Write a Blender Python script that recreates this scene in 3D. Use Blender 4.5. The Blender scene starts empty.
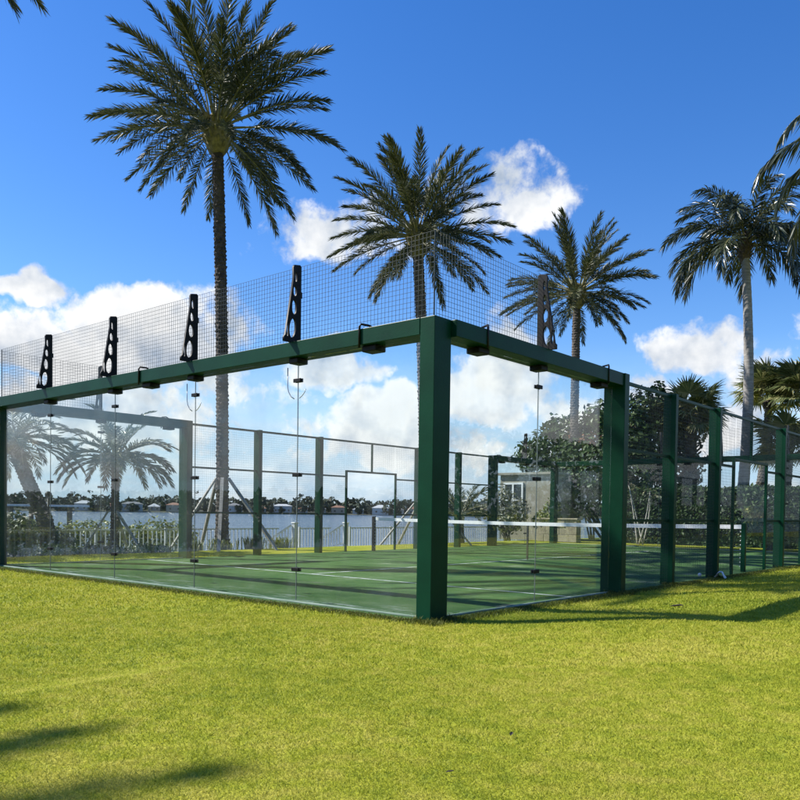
import bpy, bmesh, math, random
import numpy as np
from mathutils import Vector, Matrix
R = math.radians
random.seed(7)
S = bpy.context.scene
COL = S.collection
WL = {}                                   # world origin of every object that has children

# ------------------------------------------------------------------ materials
def new_mat(name):
    m = bpy.data.materials.new(name); m.use_nodes = True
    nt = m.node_tree
    return m, nt, nt.nodes['Principled BSDF']

def ramp(nt, fac, stops):
    r = nt.nodes.new('ShaderNodeValToRGB')
    el = r.color_ramp.elements
    el[0].position, el[0].color = stops[0][0], (*stops[0][1], 1)
    el[1].position, el[1].color = stops[-1][0], (*stops[-1][1], 1)
    for p, c in stops[1:-1]:
        e = el.new(p); e.color = (*c, 1)
    nt.links.new(fac, r.inputs[0])
    return r.outputs[0]

def noise(nt, scale, detail=4, rough=.55, vec=None, coord='Object', stretch=None):
    n = nt.nodes.new('ShaderNodeTexNoise')
    n.inputs['Scale'].default_value = scale; n.inputs['Detail'].default_value = detail
    n.inputs['Roughness'].default_value = rough
    if vec is None:
        tc = nt.nodes.new('ShaderNodeTexCoord'); vec = tc.outputs[coord]
    if stretch:
        mp = nt.nodes.new('ShaderNodeMapping'); mp.inputs['Scale'].default_value = stretch
        nt.links.new(vec, mp.inputs[0]); vec = mp.outputs[0]
    nt.links.new(vec, n.inputs['Vector'])
    return n.outputs['Fac']

def bump(nt, b, h, strength, dist=.02):
    n = nt.nodes.new('ShaderNodeBump'); n.inputs['Strength'].default_value = strength
    n.inputs['Distance'].default_value = dist
    nt.links.new(h, n.inputs['Height']); nt.links.new(n.outputs[0], b.inputs['Normal'])

def simple(name, c0, c1, scale=6, rough=.6, detail=4, bmp=0, bscale=None, spec=None, metal=0, stretch=None, lo=.3, hi=.7):
    m, nt, b = new_mat(name)
    f = noise(nt, scale, detail, stretch=stretch)
    nt.links.new(ramp(nt, f, [(lo, c0), (hi, c1)]), b.inputs['Base Color'])
    b.inputs['Roughness'].default_value = rough; b.inputs['Metallic'].default_value = metal
    if spec is not None: b.inputs['Specular IOR Level'].default_value = spec
    if bmp: bump(nt, b, noise(nt, bscale or scale * 6, 3), bmp)
    return m

def leafmat(name, cols, rough=.45, trans=.25, spec=.5):
    m, nt, b = new_mat(name)
    g = nt.nodes.new('ShaderNodeNewGeometry')
    n = len(cols)
    col = ramp(nt, g.outputs['Random Per Island'], [(i / max(1, n - 1), c) for i, c in enumerate(cols)])
    nt.links.new(col, b.inputs['Base Color'])
    b.inputs['Roughness'].default_value = rough
    b.inputs['Specular IOR Level'].default_value = spec
    t = nt.nodes.new('ShaderNodeBsdfTranslucent'); nt.links.new(col, t.inputs[0])
    mx = nt.nodes.new('ShaderNodeMixShader'); mx.inputs[0].default_value = trans
    nt.links.new(b.outputs[0], mx.inputs[1]); nt.links.new(t.outputs[0], mx.inputs[2])
    nt.links.new(mx.outputs[0], nt.nodes['Material Output'].inputs[0])
    return m

M = {}
M['green'] = simple('frame_green_paint', (.0012, .027, .0125), (.0022, .038, .0175), 3, .40, bmp=.05, bscale=40, spec=.14)
M['black'] = simple('black_metal', (.003, .0033, .0036), (.006, .0064, .0068), 12, .5, spec=.2)
M['wire'] = simple('dark_wire', (.012, .022, .022), (.022, .034, .034), 8, .5)
M['white'] = simple('white_paint', (.62, .63, .62), (.78, .78, .76), 4, .55, bmp=.03)
M['line'] = simple('turf_line', (.20, .28, .20), (.66, .70, .66), 5, .9, detail=6, lo=.34, hi=.55)
M['tape'] = simple('net_tape', (.72, .73, .72), (.82, .82, .80), 20, .8)
M['netcord'] = simple('net_cord', (.02, .022, .022), (.03, .032, .032), 20, .8)
M['sandstrip'] = simple('pale_base_strip', (.09, .17, .11), (.32, .38, .32), 1.1, .7, lo=.35, hi=.65)
M['seal'] = simple('joint_seal', (.10, .12, .12), (.16, .18, .18), 20, .5)
M['cable'] = simple('steel_cable', (.35, .36, .37), (.5, .5, .5), 20, .35, metal=.6)
M['brace'] = simple('brace_timber', (.24, .23, .20), (.38, .36, .33), 5, .8, stretch=(4, 4, .5), bmp=.1)
M['datebark'] = simple('date_palm_bark', (.022, .018, .015), (.085, .068, .055), 7, .9, bmp=.5, bscale=30)
M['datebark_pale'] = simple('date_palm_bark_pale', (.040, .033, .028), (.14, .118, .098), 7, .9, bmp=.5, bscale=30)
M['graybark'] = simple('smooth_gray_palm_bark', (.17, .155, .135), (.34, .32, .29), 3, .8, stretch=(1, 1, 5), bmp=.25, bscale=14)
M['boots'] = simple('palm_boots', (.05, .038, .028), (.16, .12, .08), 9, .9, bmp=.4)
M['heart'] = simple('palm_leaf_bases', (.10, .085, .03), (.28, .23, .08), 9, .7, bmp=.3)
M['deadleaf'] = simple('dead_boots', (.025, .02, .016), (.07, .055, .04), 9, .9, bmp=.4)
M['rachis'] = simple('frond_rachis', (.13, .13, .05), (.24, .22, .09), 5, .5)
M['date'] = leafmat('date_palm_leaflets', [(.034, .048, .016), (.056, .070, .026), (.082, .092, .038), (.145, .140, .080)], .5, .24, .4)
M['datelight'] = leafmat('young_palm_leaflets', [(.045, .065, .032), (.075, .095, .05), (.11, .125, .075)], .4, .25, .6)
M['coco'] = leafmat('coconut_palm_leaflets', [(.026, .040, .018), (.045, .060, .028), (.085, .095, .055)], .33, .2, .7)
M['fan'] = leafmat('fan_palm_segments', [(.08, .11, .035), (.17, .185, .07), (.32, .30, .14)], .45, .3, .5)
M['grape'] = leafmat('broad_leaves', [(.026, .055, .014), (.048, .086, .024), (.085, .125, .042)], .45, .22, .3)
M['grayleaf'] = leafmat('gray_green_leaves', [(.08, .09, .05), (.17, .17, .09), (.30, .28, .17)], .45, .22, .5)
M['redleaf'] = leafmat('red_orange_leaves', [(.10, .06, .02), (.28, .10, .035), (.30, .16, .05)], .45, .25)
M['hedge'] = leafmat('hedge_leaves', [(.018, .042, .010), (.032, .066, .016), (.055, .092, .026)], .5, .2, .25)
M['yellowleaf'] = leafmat('yellow_green_leaves', [(.08, .12, .02), (.17, .20, .035), (.28, .27, .07)], .45, .3)
M['midleaf'] = leafmat('shrub_leaves', [(.03, .05, .015), (.06, .09, .025), (.11, .13, .045)], .42, .22)
M['twig'] = simple('twig_bark', (.05, .04, .03), (.11, .09, .07), 9, .9)
M['whitetwig'] = simple('pale_bark', (.40, .38, .34), (.55, .52, .47), 9, .8)
M['far'] = leafmat('hazed_tree_leaves', [(.034, .048, .032), (.055, .070, .046), (.085, .098, .064)], .7, .1, .2)  # slight distance haze is mixed into these paler, greyer leaf colours
M['stucco'] = simple('beige_stucco', (.26, .235, .18), (.33, .30, .235), 2.5, .9, bmp=.15, bscale=50)
M['brownwood'] = simple('brown_trim', (.12, .07, .045), (.20, .12, .08), 6, .7)
M['stone'] = simple('tan_stone', (.26, .22, .15), (.42, .36, .26), 4, .9, bmp=.5, bscale=12)
M['concrete'] = simple('seawall_concrete', (.34, .34, .32), (.46, .45, .43), 3, .9, bmp=.2)
M['railwhite'] = simple('railing_paint', (.40, .42, .42), (.55, .57, .57), 3, .5)
M['wood'] = simple('dock_piling', (.12, .10, .08), (.24, .21, .18), 6, .9)
M['windowdark'] = simple('window_glass_dark', (.02, .025, .03), (.05, .06, .065), 3, .12)

def water_mat():
    m, nt, b = new_mat('lagoon_water')
    b.inputs['Base Color'].default_value = (.05, .095, .15, 1)
    b.inputs['Roughness'].default_value = .12
    b.inputs['IOR'].default_value = 1.33; b.inputs['Specular IOR Level'].default_value = .34
    h1 = noise(nt, .55, 5, .6, stretch=(1, 1, 1))
    h2 = noise(nt, .06, 3, .5)
    a = nt.nodes.new('ShaderNodeMath'); a.operation = 'MULTIPLY_ADD'; a.inputs[1].default_value = .6
    nt.links.new(h2, a.inputs[0]); nt.links.new(h1, a.inputs[2])
    bump(nt, b, a.outputs[0], 1.0, .9)
    return m
M['water'] = water_mat()

def turf_mat():
    m, nt, b = new_mat('court_turf_green')
    f = noise(nt, 1.1, 6, .65)
    f2 = noise(nt, 90, 2, .6)
    c = ramp(nt, f, [(.32, (.034, .088, .024)), (.46, (.052, .124, .034)), (.58, (.078, .152, .052)), (.72, (.19, .23, .15))])
    mx = nt.nodes.new('ShaderNodeMix'); mx.data_type = 'RGBA'; mx.blend_type = 'MULTIPLY'; mx.inputs[0].default_value = .6
    nt.links.new(c, mx.inputs[6])
    nt.links.new(ramp(nt, f2, [(.3, (.55, .55, .55)), (.7, (1.25, 1.25, 1.25))]), mx.inputs[7])
    # sand lying along the near glass
    tc = nt.nodes.new('ShaderNodeTexCoord'); sp = nt.nodes.new('ShaderNodeSeparateXYZ'); nt.links.new(tc.outputs['Object'], sp.inputs[0])
    mr = nt.nodes.new('ShaderNodeMapRange'); mr.inputs[1].default_value = .9; mr.inputs[2].default_value = .25
    nt.links.new(sp.outputs[1], mr.inputs[0])
    sn = noise(nt, 3.2, 5, .7, stretch=(.5, 2, 1))
    sr = nt.nodes.new('ShaderNodeMapRange'); sr.inputs[1].default_value = .52; sr.inputs[2].default_value = .72
    nt.links.new(sn, sr.inputs[0])
    mu = nt.nodes.new('ShaderNodeMath'); mu.operation = 'MULTIPLY'; st_ = nt.nodes.new('ShaderNodeMath'); st_.operation = 'GREATER_THAN'; st_.inputs[1].default_value = .02; nt.links.new(sp.outputs[1], st_.inputs[0]); m0_ = nt.nodes.new('ShaderNodeMath'); m0_.operation = 'MULTIPLY'; nt.links.new(st_.outputs[0], m0_.inputs[0]); nt.links.new(mr.outputs[0], m0_.inputs[1]); nt.links.new(m0_.outputs[0], mu.inputs[0]); nt.links.new(sr.outputs[0], mu.inputs[1])
    m2 = nt.nodes.new('ShaderNodeMix'); m2.data_type = 'RGBA'; nt.links.new(mu.outputs[0], m2.inputs[0])
    nt.links.new(mx.outputs[2], m2.inputs[6]); m2.inputs[7].default_value = (.42, .46, .40, 1)
    nt.links.new(m2.outputs[2], b.inputs['Base Color'])
    b.inputs['Roughness'].default_value = .95; b.inputs['Specular IOR Level'].default_value = .15
    bump(nt, b, noise(nt, 260, 2), .6, .01)
    return m
M['turf'] = turf_mat()

GRASS_DARK, GRASS_MID, GRASS_DRY = (.235, .285, .022), (.345, .370, .032), (.430, .410, .062)
def grass_color(nt, gain=1.0):
    g = nt.nodes.new('ShaderNodeNewGeometry')
    big = noise(nt, .55, 5, .6, vec=g.outputs['Position'])
    small = noise(nt, 7, 4, .6, vec=g.outputs['Position'])
    a = nt.nodes.new('ShaderNodeMath'); a.operation = 'MULTIPLY_ADD'; a.inputs[1].default_value = .55
    nt.links.new(small, a.inputs[0])
    s = nt.nodes.new('ShaderNodeMath'); s.operation = 'MULTIPLY'; s.inputs[1].default_value = .55; nt.links.new(big, s.inputs[0])
    nt.links.new(s.outputs[0], a.inputs[2])
    k = lambda c: tuple(x * gain for x in c)
    return g, ramp(nt, a.outputs[0], [(.42, k(GRASS_DARK)), (.54, k(GRASS_MID)), (.66, k(GRASS_DRY))])

def ground_mat():
    m, nt, b = new_mat('lawn_soil')
    g, c = grass_color(nt, .75)
    nt.links.new(c, b.inputs['Base Color'])
    b.inputs['Roughness'].default_value = 1; b.inputs['Specular IOR Level'].default_value = .1
    bump(nt, b, noise(nt, 60, 3, vec=g.outputs['Position']), .8, .02)
    return m
M['ground'] = ground_mat()

def blade_mat():
    m, nt, b = new_mat('grass_blades')
    g, c = grass_color(nt, 1.0)
    r = ramp(nt, g.outputs['Random Per Island'], [(0, (.78, .83, .75)), (.6, (1, 1, 1)), (1, (1.25, 1.18, 1.3))])
    mx = nt.nodes.new('ShaderNodeMix'); mx.data_type = 'RGBA'; mx.blend_type = 'MULTIPLY'; mx.inputs[0].default_value = 1
    nt.links.new(c, mx.inputs[6]); nt.links.new(r, mx.inputs[7])
    nt.links.new(mx.outputs[2], b.inputs['Base Color'])
    b.inputs['Roughness'].default_value = .6; b.inputs['Specular IOR Level'].default_value = .25
    t = nt.nodes.new('ShaderNodeBsdfTranslucent'); nt.links.new(mx.outputs[2], t.inputs[0])
    ms = nt.nodes.new('ShaderNodeMixShader'); ms.inputs[0].default_value = .35
    nt.links.new(b.outputs[0], ms.inputs[1]); nt.links.new(t.outputs[0], ms.inputs[2])
    nt.links.new(ms.outputs[0], nt.nodes['Material Output'].inputs[0])
    return m
M['blade'] = blade_mat()

def glass_mat():
    m = bpy.data.materials.new('clear_glass'); m.use_nodes = True
    nt = m.node_tree; nt.nodes.remove(nt.nodes['Principled BSDF'])
    g = nt.nodes.new('ShaderNodeNewGeometry')
    d = nt.nodes.new('ShaderNodeVectorMath'); d.operation = 'DOT_PRODUCT'
    nt.links.new(g.outputs['Incoming'], d.inputs[0]); nt.links.new(g.outputs['Normal'], d.inputs[1])
    def math_(op, a, v=None, w=None):
        n = nt.nodes.new('ShaderNodeMath'); n.operation = op; nt.links.new(a, n.inputs[0])
        if v is not None: n.inputs[1].default_value = v
        if w is not None: n.inputs[2].default_value = w
        return n
    ab = math_('ABSOLUTE', d.outputs['Value'])
    om = nt.nodes.new('ShaderNodeMath'); om.operation = 'SUBTRACT'; om.inputs[0].default_value = 1; nt.links.new(ab.outputs[0], om.inputs[1])
    pw = math_('POWER', om.outputs[0], 5.0)
    fr = math_('MULTIPLY_ADD', pw.outputs[0], .955, .045)
    t = nt.nodes.new('ShaderNodeBsdfTransparent'); t.inputs[0].default_value = (.962, .985, .978, 1)
    gl = nt.nodes.new('ShaderNodeBsdfGlossy'); gl.inputs['Roughness'].default_value = 0
    df = nt.nodes.new('ShaderNodeBsdfDiffuse'); df.inputs[0].default_value = (.75, .76, .75, 1)
    dn = noise(nt, 1.3, 6, .7, stretch=(1.5, 1.5, .25)); dr = nt.nodes.new('ShaderNodeMapRange')
    dr.inputs[1].default_value = .42; dr.inputs[2].default_value = .75; dr.inputs[3].default_value = .004; dr.inputs[4].default_value = .035
    nt.links.new(dn, dr.inputs[0])
    dm = nt.nodes.new('ShaderNodeMixShader'); nt.links.new(dr.outputs[0], dm.inputs[0]); nt.links.new(t.outputs[0], dm.inputs[1]); nt.links.new(df.outputs[0], dm.inputs[2])
    mx = nt.nodes.new('ShaderNodeMixShader')
    nt.links.new(fr.outputs[0], mx.inputs[0]); nt.links.new(dm.outputs[0], mx.inputs[1]); nt.links.new(gl.outputs[0], mx.inputs[2])
    nt.links.new(mx.outputs[0], nt.nodes['Material Output'].inputs[0])
    return m
M['glass'] = glass_mat()

# ------------------------------------------------------------------ mesh helpers
class MB:
    def __init__(s): s.v = []; s.f = []; s.mi = []
    def add(s, vs, fs, mi=0):
        o = len(s.v); s.v += [tuple(p) for p in vs]
        for f in fs: s.f.append(tuple(i + o for i in f)); s.mi.append(mi)
    def box(s, x0, x1, y0, y1, z0, z1, mi=0):
        s.add([(x0, y0, z0), (x1, y0, z0), (x1, y1, z0), (x0, y1, z0), (x0, y0, z1), (x1, y0, z1), (x1, y1, z1), (x0, y1, z1)],
              [(0, 3, 2, 1), (4, 5, 6, 7), (0, 1, 5, 4), (1, 2, 6, 5), (2, 3, 7, 6), (3, 0, 4, 7)], mi)
        return s
    def bar(s, p, q, w, h=None, mi=0):
        p, q = Vector(p), Vector(q); h = h or w
        d = (q - p).normalized()
        a = d.cross(Vector((0, 0, 1)) if abs(d.z) < .95 else Vector((1, 0, 0))).normalized(); b = a.cross(d)
        vs = []
        for c in (p, q):
            for i, j in ((-1, -1), (1, -1), (1, 1), (-1, 1)): vs.append(c + a * (i * w / 2) + b * (j * h / 2))
        s.add(vs, [(0, 1, 2, 3), (7, 6, 5, 4), (0, 4, 5, 1), (1, 5, 6, 2), (2, 6, 7, 3), (3, 7, 4, 0)], mi)
        return s
    def tube(s, pts, rad, n=8, cap=True, mi=0):
        pts = [Vector(p) for p in pts]
        rad = rad if hasattr(rad, '__len__') else [rad] * len(pts)
        vs = []; a = None
        for i, p in enumerate(pts):
            d = (pts[min(i + 1, len(pts) - 1)] - pts[max(i - 1, 0)]).normalized()
            if a is None: a = d.cross(Vector((0, 0, 1)) if abs(d.z) < .9 else Vector((1, 0, 0))).normalized()
            a = (a - d * a.dot(d)).normalized(); b = d.cross(a)
            for k in range(n):
                t = 2 * math.pi * k / n
                vs.append(p + (a * math.cos(t) + b * math.sin(t)) * rad[i])
        fs = [(i * n + k, i * n + (k + 1) % n, (i + 1) * n + (k + 1) % n, (i + 1) * n + k) for i in range(len(pts) - 1) for k in range(n)]
        if cap: fs += [tuple(range(n - 1, -1, -1)), tuple(range((len(pts) - 1) * n, len(pts) * n))]
        s.add(vs, fs, mi); return s
    def ball(s, c, r, nu=12, nv=8, mi=0, jit=0, rnd=random):
        r = r if hasattr(r, '__len__') else (r, r, r)
        vs = [(c[0], c[1], c[2] - r[2])]
        for j in range(1, nv):
            ph = -math.pi / 2 + math.pi * j / nv
            for i in range(nu):
                th = 2 * math.pi * i / nu; k = 1 + rnd.uniform(-jit, jit)
                vs.append((c[0] + r[0] * k * math.cos(ph) * math.cos(th), c[1] + r[1] * k * math.cos(ph) * math.sin(th), c[2] + r[2] * k * math.sin(ph)))
        vs.append((c[0], c[1], c[2] + r[2]))
        fs = [(0, 1 + (i + 1) % nu, 1 + i) for i in range(nu)]
        for j in range(nv - 2):
            for i in range(nu):
                a = 1 + j * nu + i; b = 1 + j * nu + (i + 1) % nu
                fs.append((a, b, b + nu, a + nu))
        L = len(vs) - 1; o = 1 + (nv - 2) * nu
        fs += [(o + i, o + (i + 1) % nu, L) for i in range(nu)]
        s.add(vs, fs, mi); return s
    def mesh(s, name, mats, org=(0, 0, 0), smooth=False, bevel=0):
        me = bpy.data.meshes.new(name)
        o = Vector(org)
        me.from_pydata([tuple(Vector(p) - o) for p in s.v], [], s.f)
        for m in (mats if isinstance(mats, (list, tuple)) else [mats]): me.materials.append(m)
        if any(s.mi): me.polygons.foreach_set('material_index', s.mi)
        if smooth: me.polygons.foreach_set('use_smooth', [True] * len(me.polygons))
        if bevel:
            bm = bmesh.new(); bm.from_mesh(me)
            bmesh.ops.bevel(bm, geom=bm.edges[:], offset=bevel, segments=2, affect='EDGES', profile=.5)
            bm.to_mesh(me); bm.free()
        me.update(); return me
    def build(s, name, mats, parent=None, org=None, smooth=False, bevel=0):
        if org is None: org = WL[parent.name] if parent else Vector((0, 0, 0))
        me = s.mesh(name, mats, org, smooth, bevel)
        return link(name, me, parent, org)

def link(name, me, parent=None, org=(0, 0, 0), rot=None, scale=None):
    o = bpy.data.objects.new(name, me); COL.objects.link(o)
    org = Vector(org); WL[o.name] = org
    if parent: o.parent = parent; o.location = org - WL[parent.name]
    else: o.location = org
    if rot: o.rotation_euler = rot
    if scale: o.scale = (scale,) * 3
    return o

def tag(o, label, cat, group=None, kind=None):
    o['label'] = label; o['category'] = cat
    if group: o['group'] = group
    if kind: o['kind'] = kind
    return o

def root(name, loc, label, cat, group=None):
    o = bpy.data.objects.new(name, None); COL.objects.link(o)
    o.location = loc; o.empty_display_size = .2; WL[o.name] = Vector(loc)
    return tag(o, label, cat, group)

def struct(o, label=None, cat=None):
    o['kind'] = 'structure'
    if label: o['label'] = label
    if cat: o['category'] = cat
    return o

def ss(a, b, x):
    t = np.clip((x - a) / (b - a), 0, 1); return t * t * (3 - 2 * t)

# ------------------------------------------------------------------ ground, water, far bank
def ground_z(x, y):
    x = np.asarray(x, float); y = np.asarray(y, float)
    z = -.012 + .12 * ss(.3, 2.3, x) * ss(-2.2, 1.0, y)
    z = z - .45 * ss(-12.6, -14.2, x)
    z = z + .012 * np.sin(x * 1.7 + y * .6) * np.sin(y * 1.3 - x * .4) * ss(-.3, -1.5, np.where(x > .3, -x - .2, y))
    return np.where(x < -14.62, -4.0, z)

def make_ground():
    far = [200, 400, 900, 2500]
    xs = [-v for v in reversed(far)] + [-100, -60, -30, -20, -14.63, -14.61] + list(np.arange(-14.4, 12.01, .3)) + [13, 15, 20, 30, 60, 100] + far
    ys = [-v for v in reversed(far)] + [-100, -50, -30, -20, -15, -12] + list(np.arange(-10, 14.01, .3)) + list(np.arange(15, 40, 2.)) + [50, 70, 100] + far
    X, Y = np.meshgrid(np.array(xs, float), np.array(ys, float))
    Z = ground_z(X, Y)
    nx = len(xs)
    v = np.stack([X.ravel(), Y.ravel(), Z.ravel()], 1)
    f = [(j * nx + i, j * nx + i + 1, (j + 1) * nx + i + 1, (j + 1) * nx + i) for j in range(len(ys) - 1) for i in range(nx - 1)]
    b = MB(); b.v = [tuple(p) for p in v]; b.f = f; b.mi = [0] * len(f)
    struct(b.build('ground', M['ground'], smooth=True), 'mown yellow green lawn in front of and around the glass court', 'ground')
make_ground()

b = MB(); b.add([(-14.7, -2500, -1.5), (-2500, -2500, -1.5), (-2500, 2500, -1.5), (-14.7, 2500, -1.5)], [(3, 2, 1, 0)])
struct(b.build('water', M['water']), 'blue gray lagoon water behind the court', 'water')

CAM = Vector((4.977, -6.323, 1.073))
HEAD = R(40.474)                                   # heading of the view, from +y towards -x
def polar(ang, rad, z=0):                          # ang: radians to the right of the view's heading
    a = HEAD - ang
    return Vector((CAM.x - math.sin(a) * rad, CAM.y + math.cos(a) * rad, z))

b = MB(); n = 90
vs = []
for i in range(n + 1):
    a = R(-115 + 160 * i / n)
    for rad, z in ((588, -2.2), (594, -1.0), (640, .4), (760, 2.5)): vs.append(polar(a, rad, z))
b.add(vs, [(i * 4 + k, (i + 1) * 4 + k, (i + 1) * 4 + k + 1, i * 4 + k + 1) for i in range(n) for k in range(3)])
M['bank'] = simple('bank_soil', (.03, .035, .02), (.07, .07, .045), .05, .95)
struct(b.build('far_bank', M['bank'], smooth=True), 'low far shore across the water', 'shore')

# ------------------------------------------------------------------ court
X0, Y1 = -10.0, 20.0
b = MB().box(X0 - .12, .06, -.13, Y1 + .2, -.06, 0)
struct(b.build('court_turf', M['turf']), 'dark green artificial turf of the padel court', 'turf')
b = MB()
for y in (3.05, 16.95): b.add([(X0 + .02, y - .025, .004), (-.02, y - .025, .004), (-.02, y + .025, .004), (X0 + .02, y + .025, .004)], [(0, 1, 2, 3)])
b.add([(-5.025, 3.076, .004), (-4.975, 3.076, .004), (-4.975, 16.92, .004), (-5.025, 16.92, .004)], [(0, 1, 2, 3)])
struct(b.build('court_lines', M['line']), 'white painted service lines on the court turf', 'court lines')

WT = .0029
def wires(axis, a0, a1, z0, z1, c, step=.05, t=WT):
    """welded wire sheet in the plane axis = 'x' (runs along x at y=c) or 'y'"""
    m = MB()
    def put(u0, u1, w0, w1, d):
        if axis == 'x': m.box(u0, u1, c - t / 2 + d, c + t / 2 + d, w0, w1)
        else: m.box(c - t / 2 + d, c + t / 2 + d, u0, u1, w0, w1)
    k = int(round((a1 - a0) / step))
    for i in range(k + 1):
        u = a0 + (a1 - a0) * i / k; put(u - t / 2, u + t / 2, z0, z1, 0)
    k = int(round((z1 - z0) / step))
    for i in range(k + 1):
        z = z0 + (z1 - z0) * i / k; put(a0, a1, z - t / 2, z + t / 2, t * .9)
    return m

def bracket_mesh():
    """tapered black plate with oval holes; upright edge at u=0, foot reaching u=.23 outwards; local x = outwards, y = up"""
    cu = bpy.data.curves.new('bracket_outline', 'CURVE'); cu.dimensions = '2D'; cu.fill_mode = 'BOTH'; cu.extrude = .012; cu.bevel_depth = .002
    def poly(pts):
        sp = cu.splines.new('POLY'); sp.points.add(len(pts) - 1)
        for p, q in zip(sp.points, pts): p.co = (q[0], q[1], 0, 1)
        sp.use_cyclic_u = True
    poly([(-.02, 0), (.235, 0), (.235, .05), (.215, .07), (.095, .74), (.10, .86), (.085, .885), (.0, .90), (-.02, .885), (-.02, .60), (-.035, .59), (-.035, .53), (-.02, .52)])
    for cx, cy, rx, ry in ((.105, .165, .048, .115), (.182, .14, .016, .085), (.083, .405, .036, .085), (.072, .59, .026, .06), (.060, .755, .017, .06)):
        poly([(cx + (rx * math.cos(t)) - (rx * .25 * math.sin(t) if ry > .1 else 0), cy + ry * math.sin(t)) for t in [2 * math.pi * k / 20 for k in range(20)]])
    ob = bpy.data.objects.new('bracket_outline', cu)
    me = bpy.data.meshes.new_from_object(ob)
    bpy.data.objects.remove(ob); bpy.data.curves.remove(cu)
    me.materials.clear(); me.materials.append(M['black']); me.name = 'mesh_bracket'
    return me
BR = bracket_mesh()
def put_bracket(parent, pos, outdir):
    # local x -> outdir, local y -> up
    ox = Vector(outdir); up = Vector((0, 0, 1)); oz = ox.cross(up)
    o = link('mesh_bracket', BR, parent, pos)
    o.rotation_euler = Matrix((ox, up, oz)).transposed().to_euler()
    return o

ZB, ZT, ZM = 2.83, 3.0, 3.88
def plate(parent, axis, u, c, z):
    m = MB()
    for s in (-1, 1):
        d0, d1 = sorted((c + s * .0075, c + s * .026))
        if axis == 'x': m.box(u - .06, u + .06, d0, d1, z - .022, z + .022)
        else: m.box(d0, d1, u - .06, u + .06, z - .022, z + .022)
    m.build('joint_plate', M['black'], parent, bevel=.004)

def beam_clamp(parent, axis, u, c, wide, out, strap):
    m = MB()
    L = .10 if strap else .075
    if axis == 'x': m.box(u - L, u + L, c - .085, c + .085, 2.765, ZB - .001)
    else: m.box(c - .085, c + .085, u - L, u + L, 2.765, ZB - .001)
    k = m.build('beam_clamp', M['black'], parent, bevel=.012)
    if strap:
        s = MB(); f = c + out * wide
        uu = u - .07
        path = [(uu, f + out * .012, 2.80), (uu, f + out * .012, ZT + .02), (uu + .015, f, ZT + .045), (uu + .05, c + out * .06, ZT + .04), (uu + .09, c + out * .04, ZT + .012)]
        if axis == 'y': path = [(q, p, z) for p, q, z in path]
        s.tube(path, .012, 8)
        WL_k = WL[k.name]
        s.build('strap', M['black'], k, smooth=True)

def cable(parent, u, y):
    m = MB(); pts = [(u - .16, y, 2.74), (u - .16, y, 2.52), (u - .145, y, 2.46), (u - .10, y, 2.40), (u - .045, y, 2.37)]
    m.tube(pts, .006, 6).build('safety_cable', M['cable'], parent, smooth=True)
    m = MB(); pts = [(u + .15, y, 2.47), (u + .13, y, 2.43), (u + .09, y, 2.395), (u + .045, y, 2.37)]
    m.tube(pts, .005, 6).build('safety_cable', M['cable'], parent, smooth=True)

def end_wall(y, out, label, detail):
    r = root('glass_wall', (-5, y, 0), label, 'glass wall', 'green framed glass walls of the court')
    for x0, x1 in ((-.08, .105), (X0 - .105, X0 + .08)):
        MB().box(x0, x1, y - .135, y + .135, -.05, ZT).build('corner_post', M['green'], r, bevel=.006)
    MB().box(X0 + .081, -.081, y - .14, y + .14, ZB, ZT).build('top_beam', M['green'], r, bevel=.006)
    MB().box(X0 + .085, -.085, y - .012, y + .012, .001, .022).build('base_channel', M['sandstrip'], r, bevel=.004)
    xs = [X0 + .085, -8, -6, -4, -2, -.085]
    for a, c in zip(xs, xs[1:]):
        MB().box(a + .004, c - .004, y - .006, y + .006, .035, ZB - .002).build('glass_pane', M['glass'], r)
    for x in xs[1:-1]:
        MB().box(x - .0032, x + .0032, y - .005, y + .005, .036, ZB - .003).build('joint_seal', M['seal'], r)
        for z in (.39, 1.49, 2.58): plate(r, 'x', x, y, z)
        beam_clamp(r, 'x', x, y, .14, out, False)
        put_bracket(r, (x, y, ZT + .001), (0, out, 0))
        if detail and x in (-2, -4): cable(r, x, y + out * .02)
    for x in (-.82, -5.05): beam_clamp(r, 'x', x, y, .14, out, True)
    wires('x', X0 + .14, -.02, ZT + .01, ZM, y).build('wire_mesh', M['wire'], r)
    for x in (X0 + .14, -.02):
        MB().tube([(x, y + .012, ZT), (x, y + .012, ZM)], .006, 6).build('mesh_rod', M['wire'], r)

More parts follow.
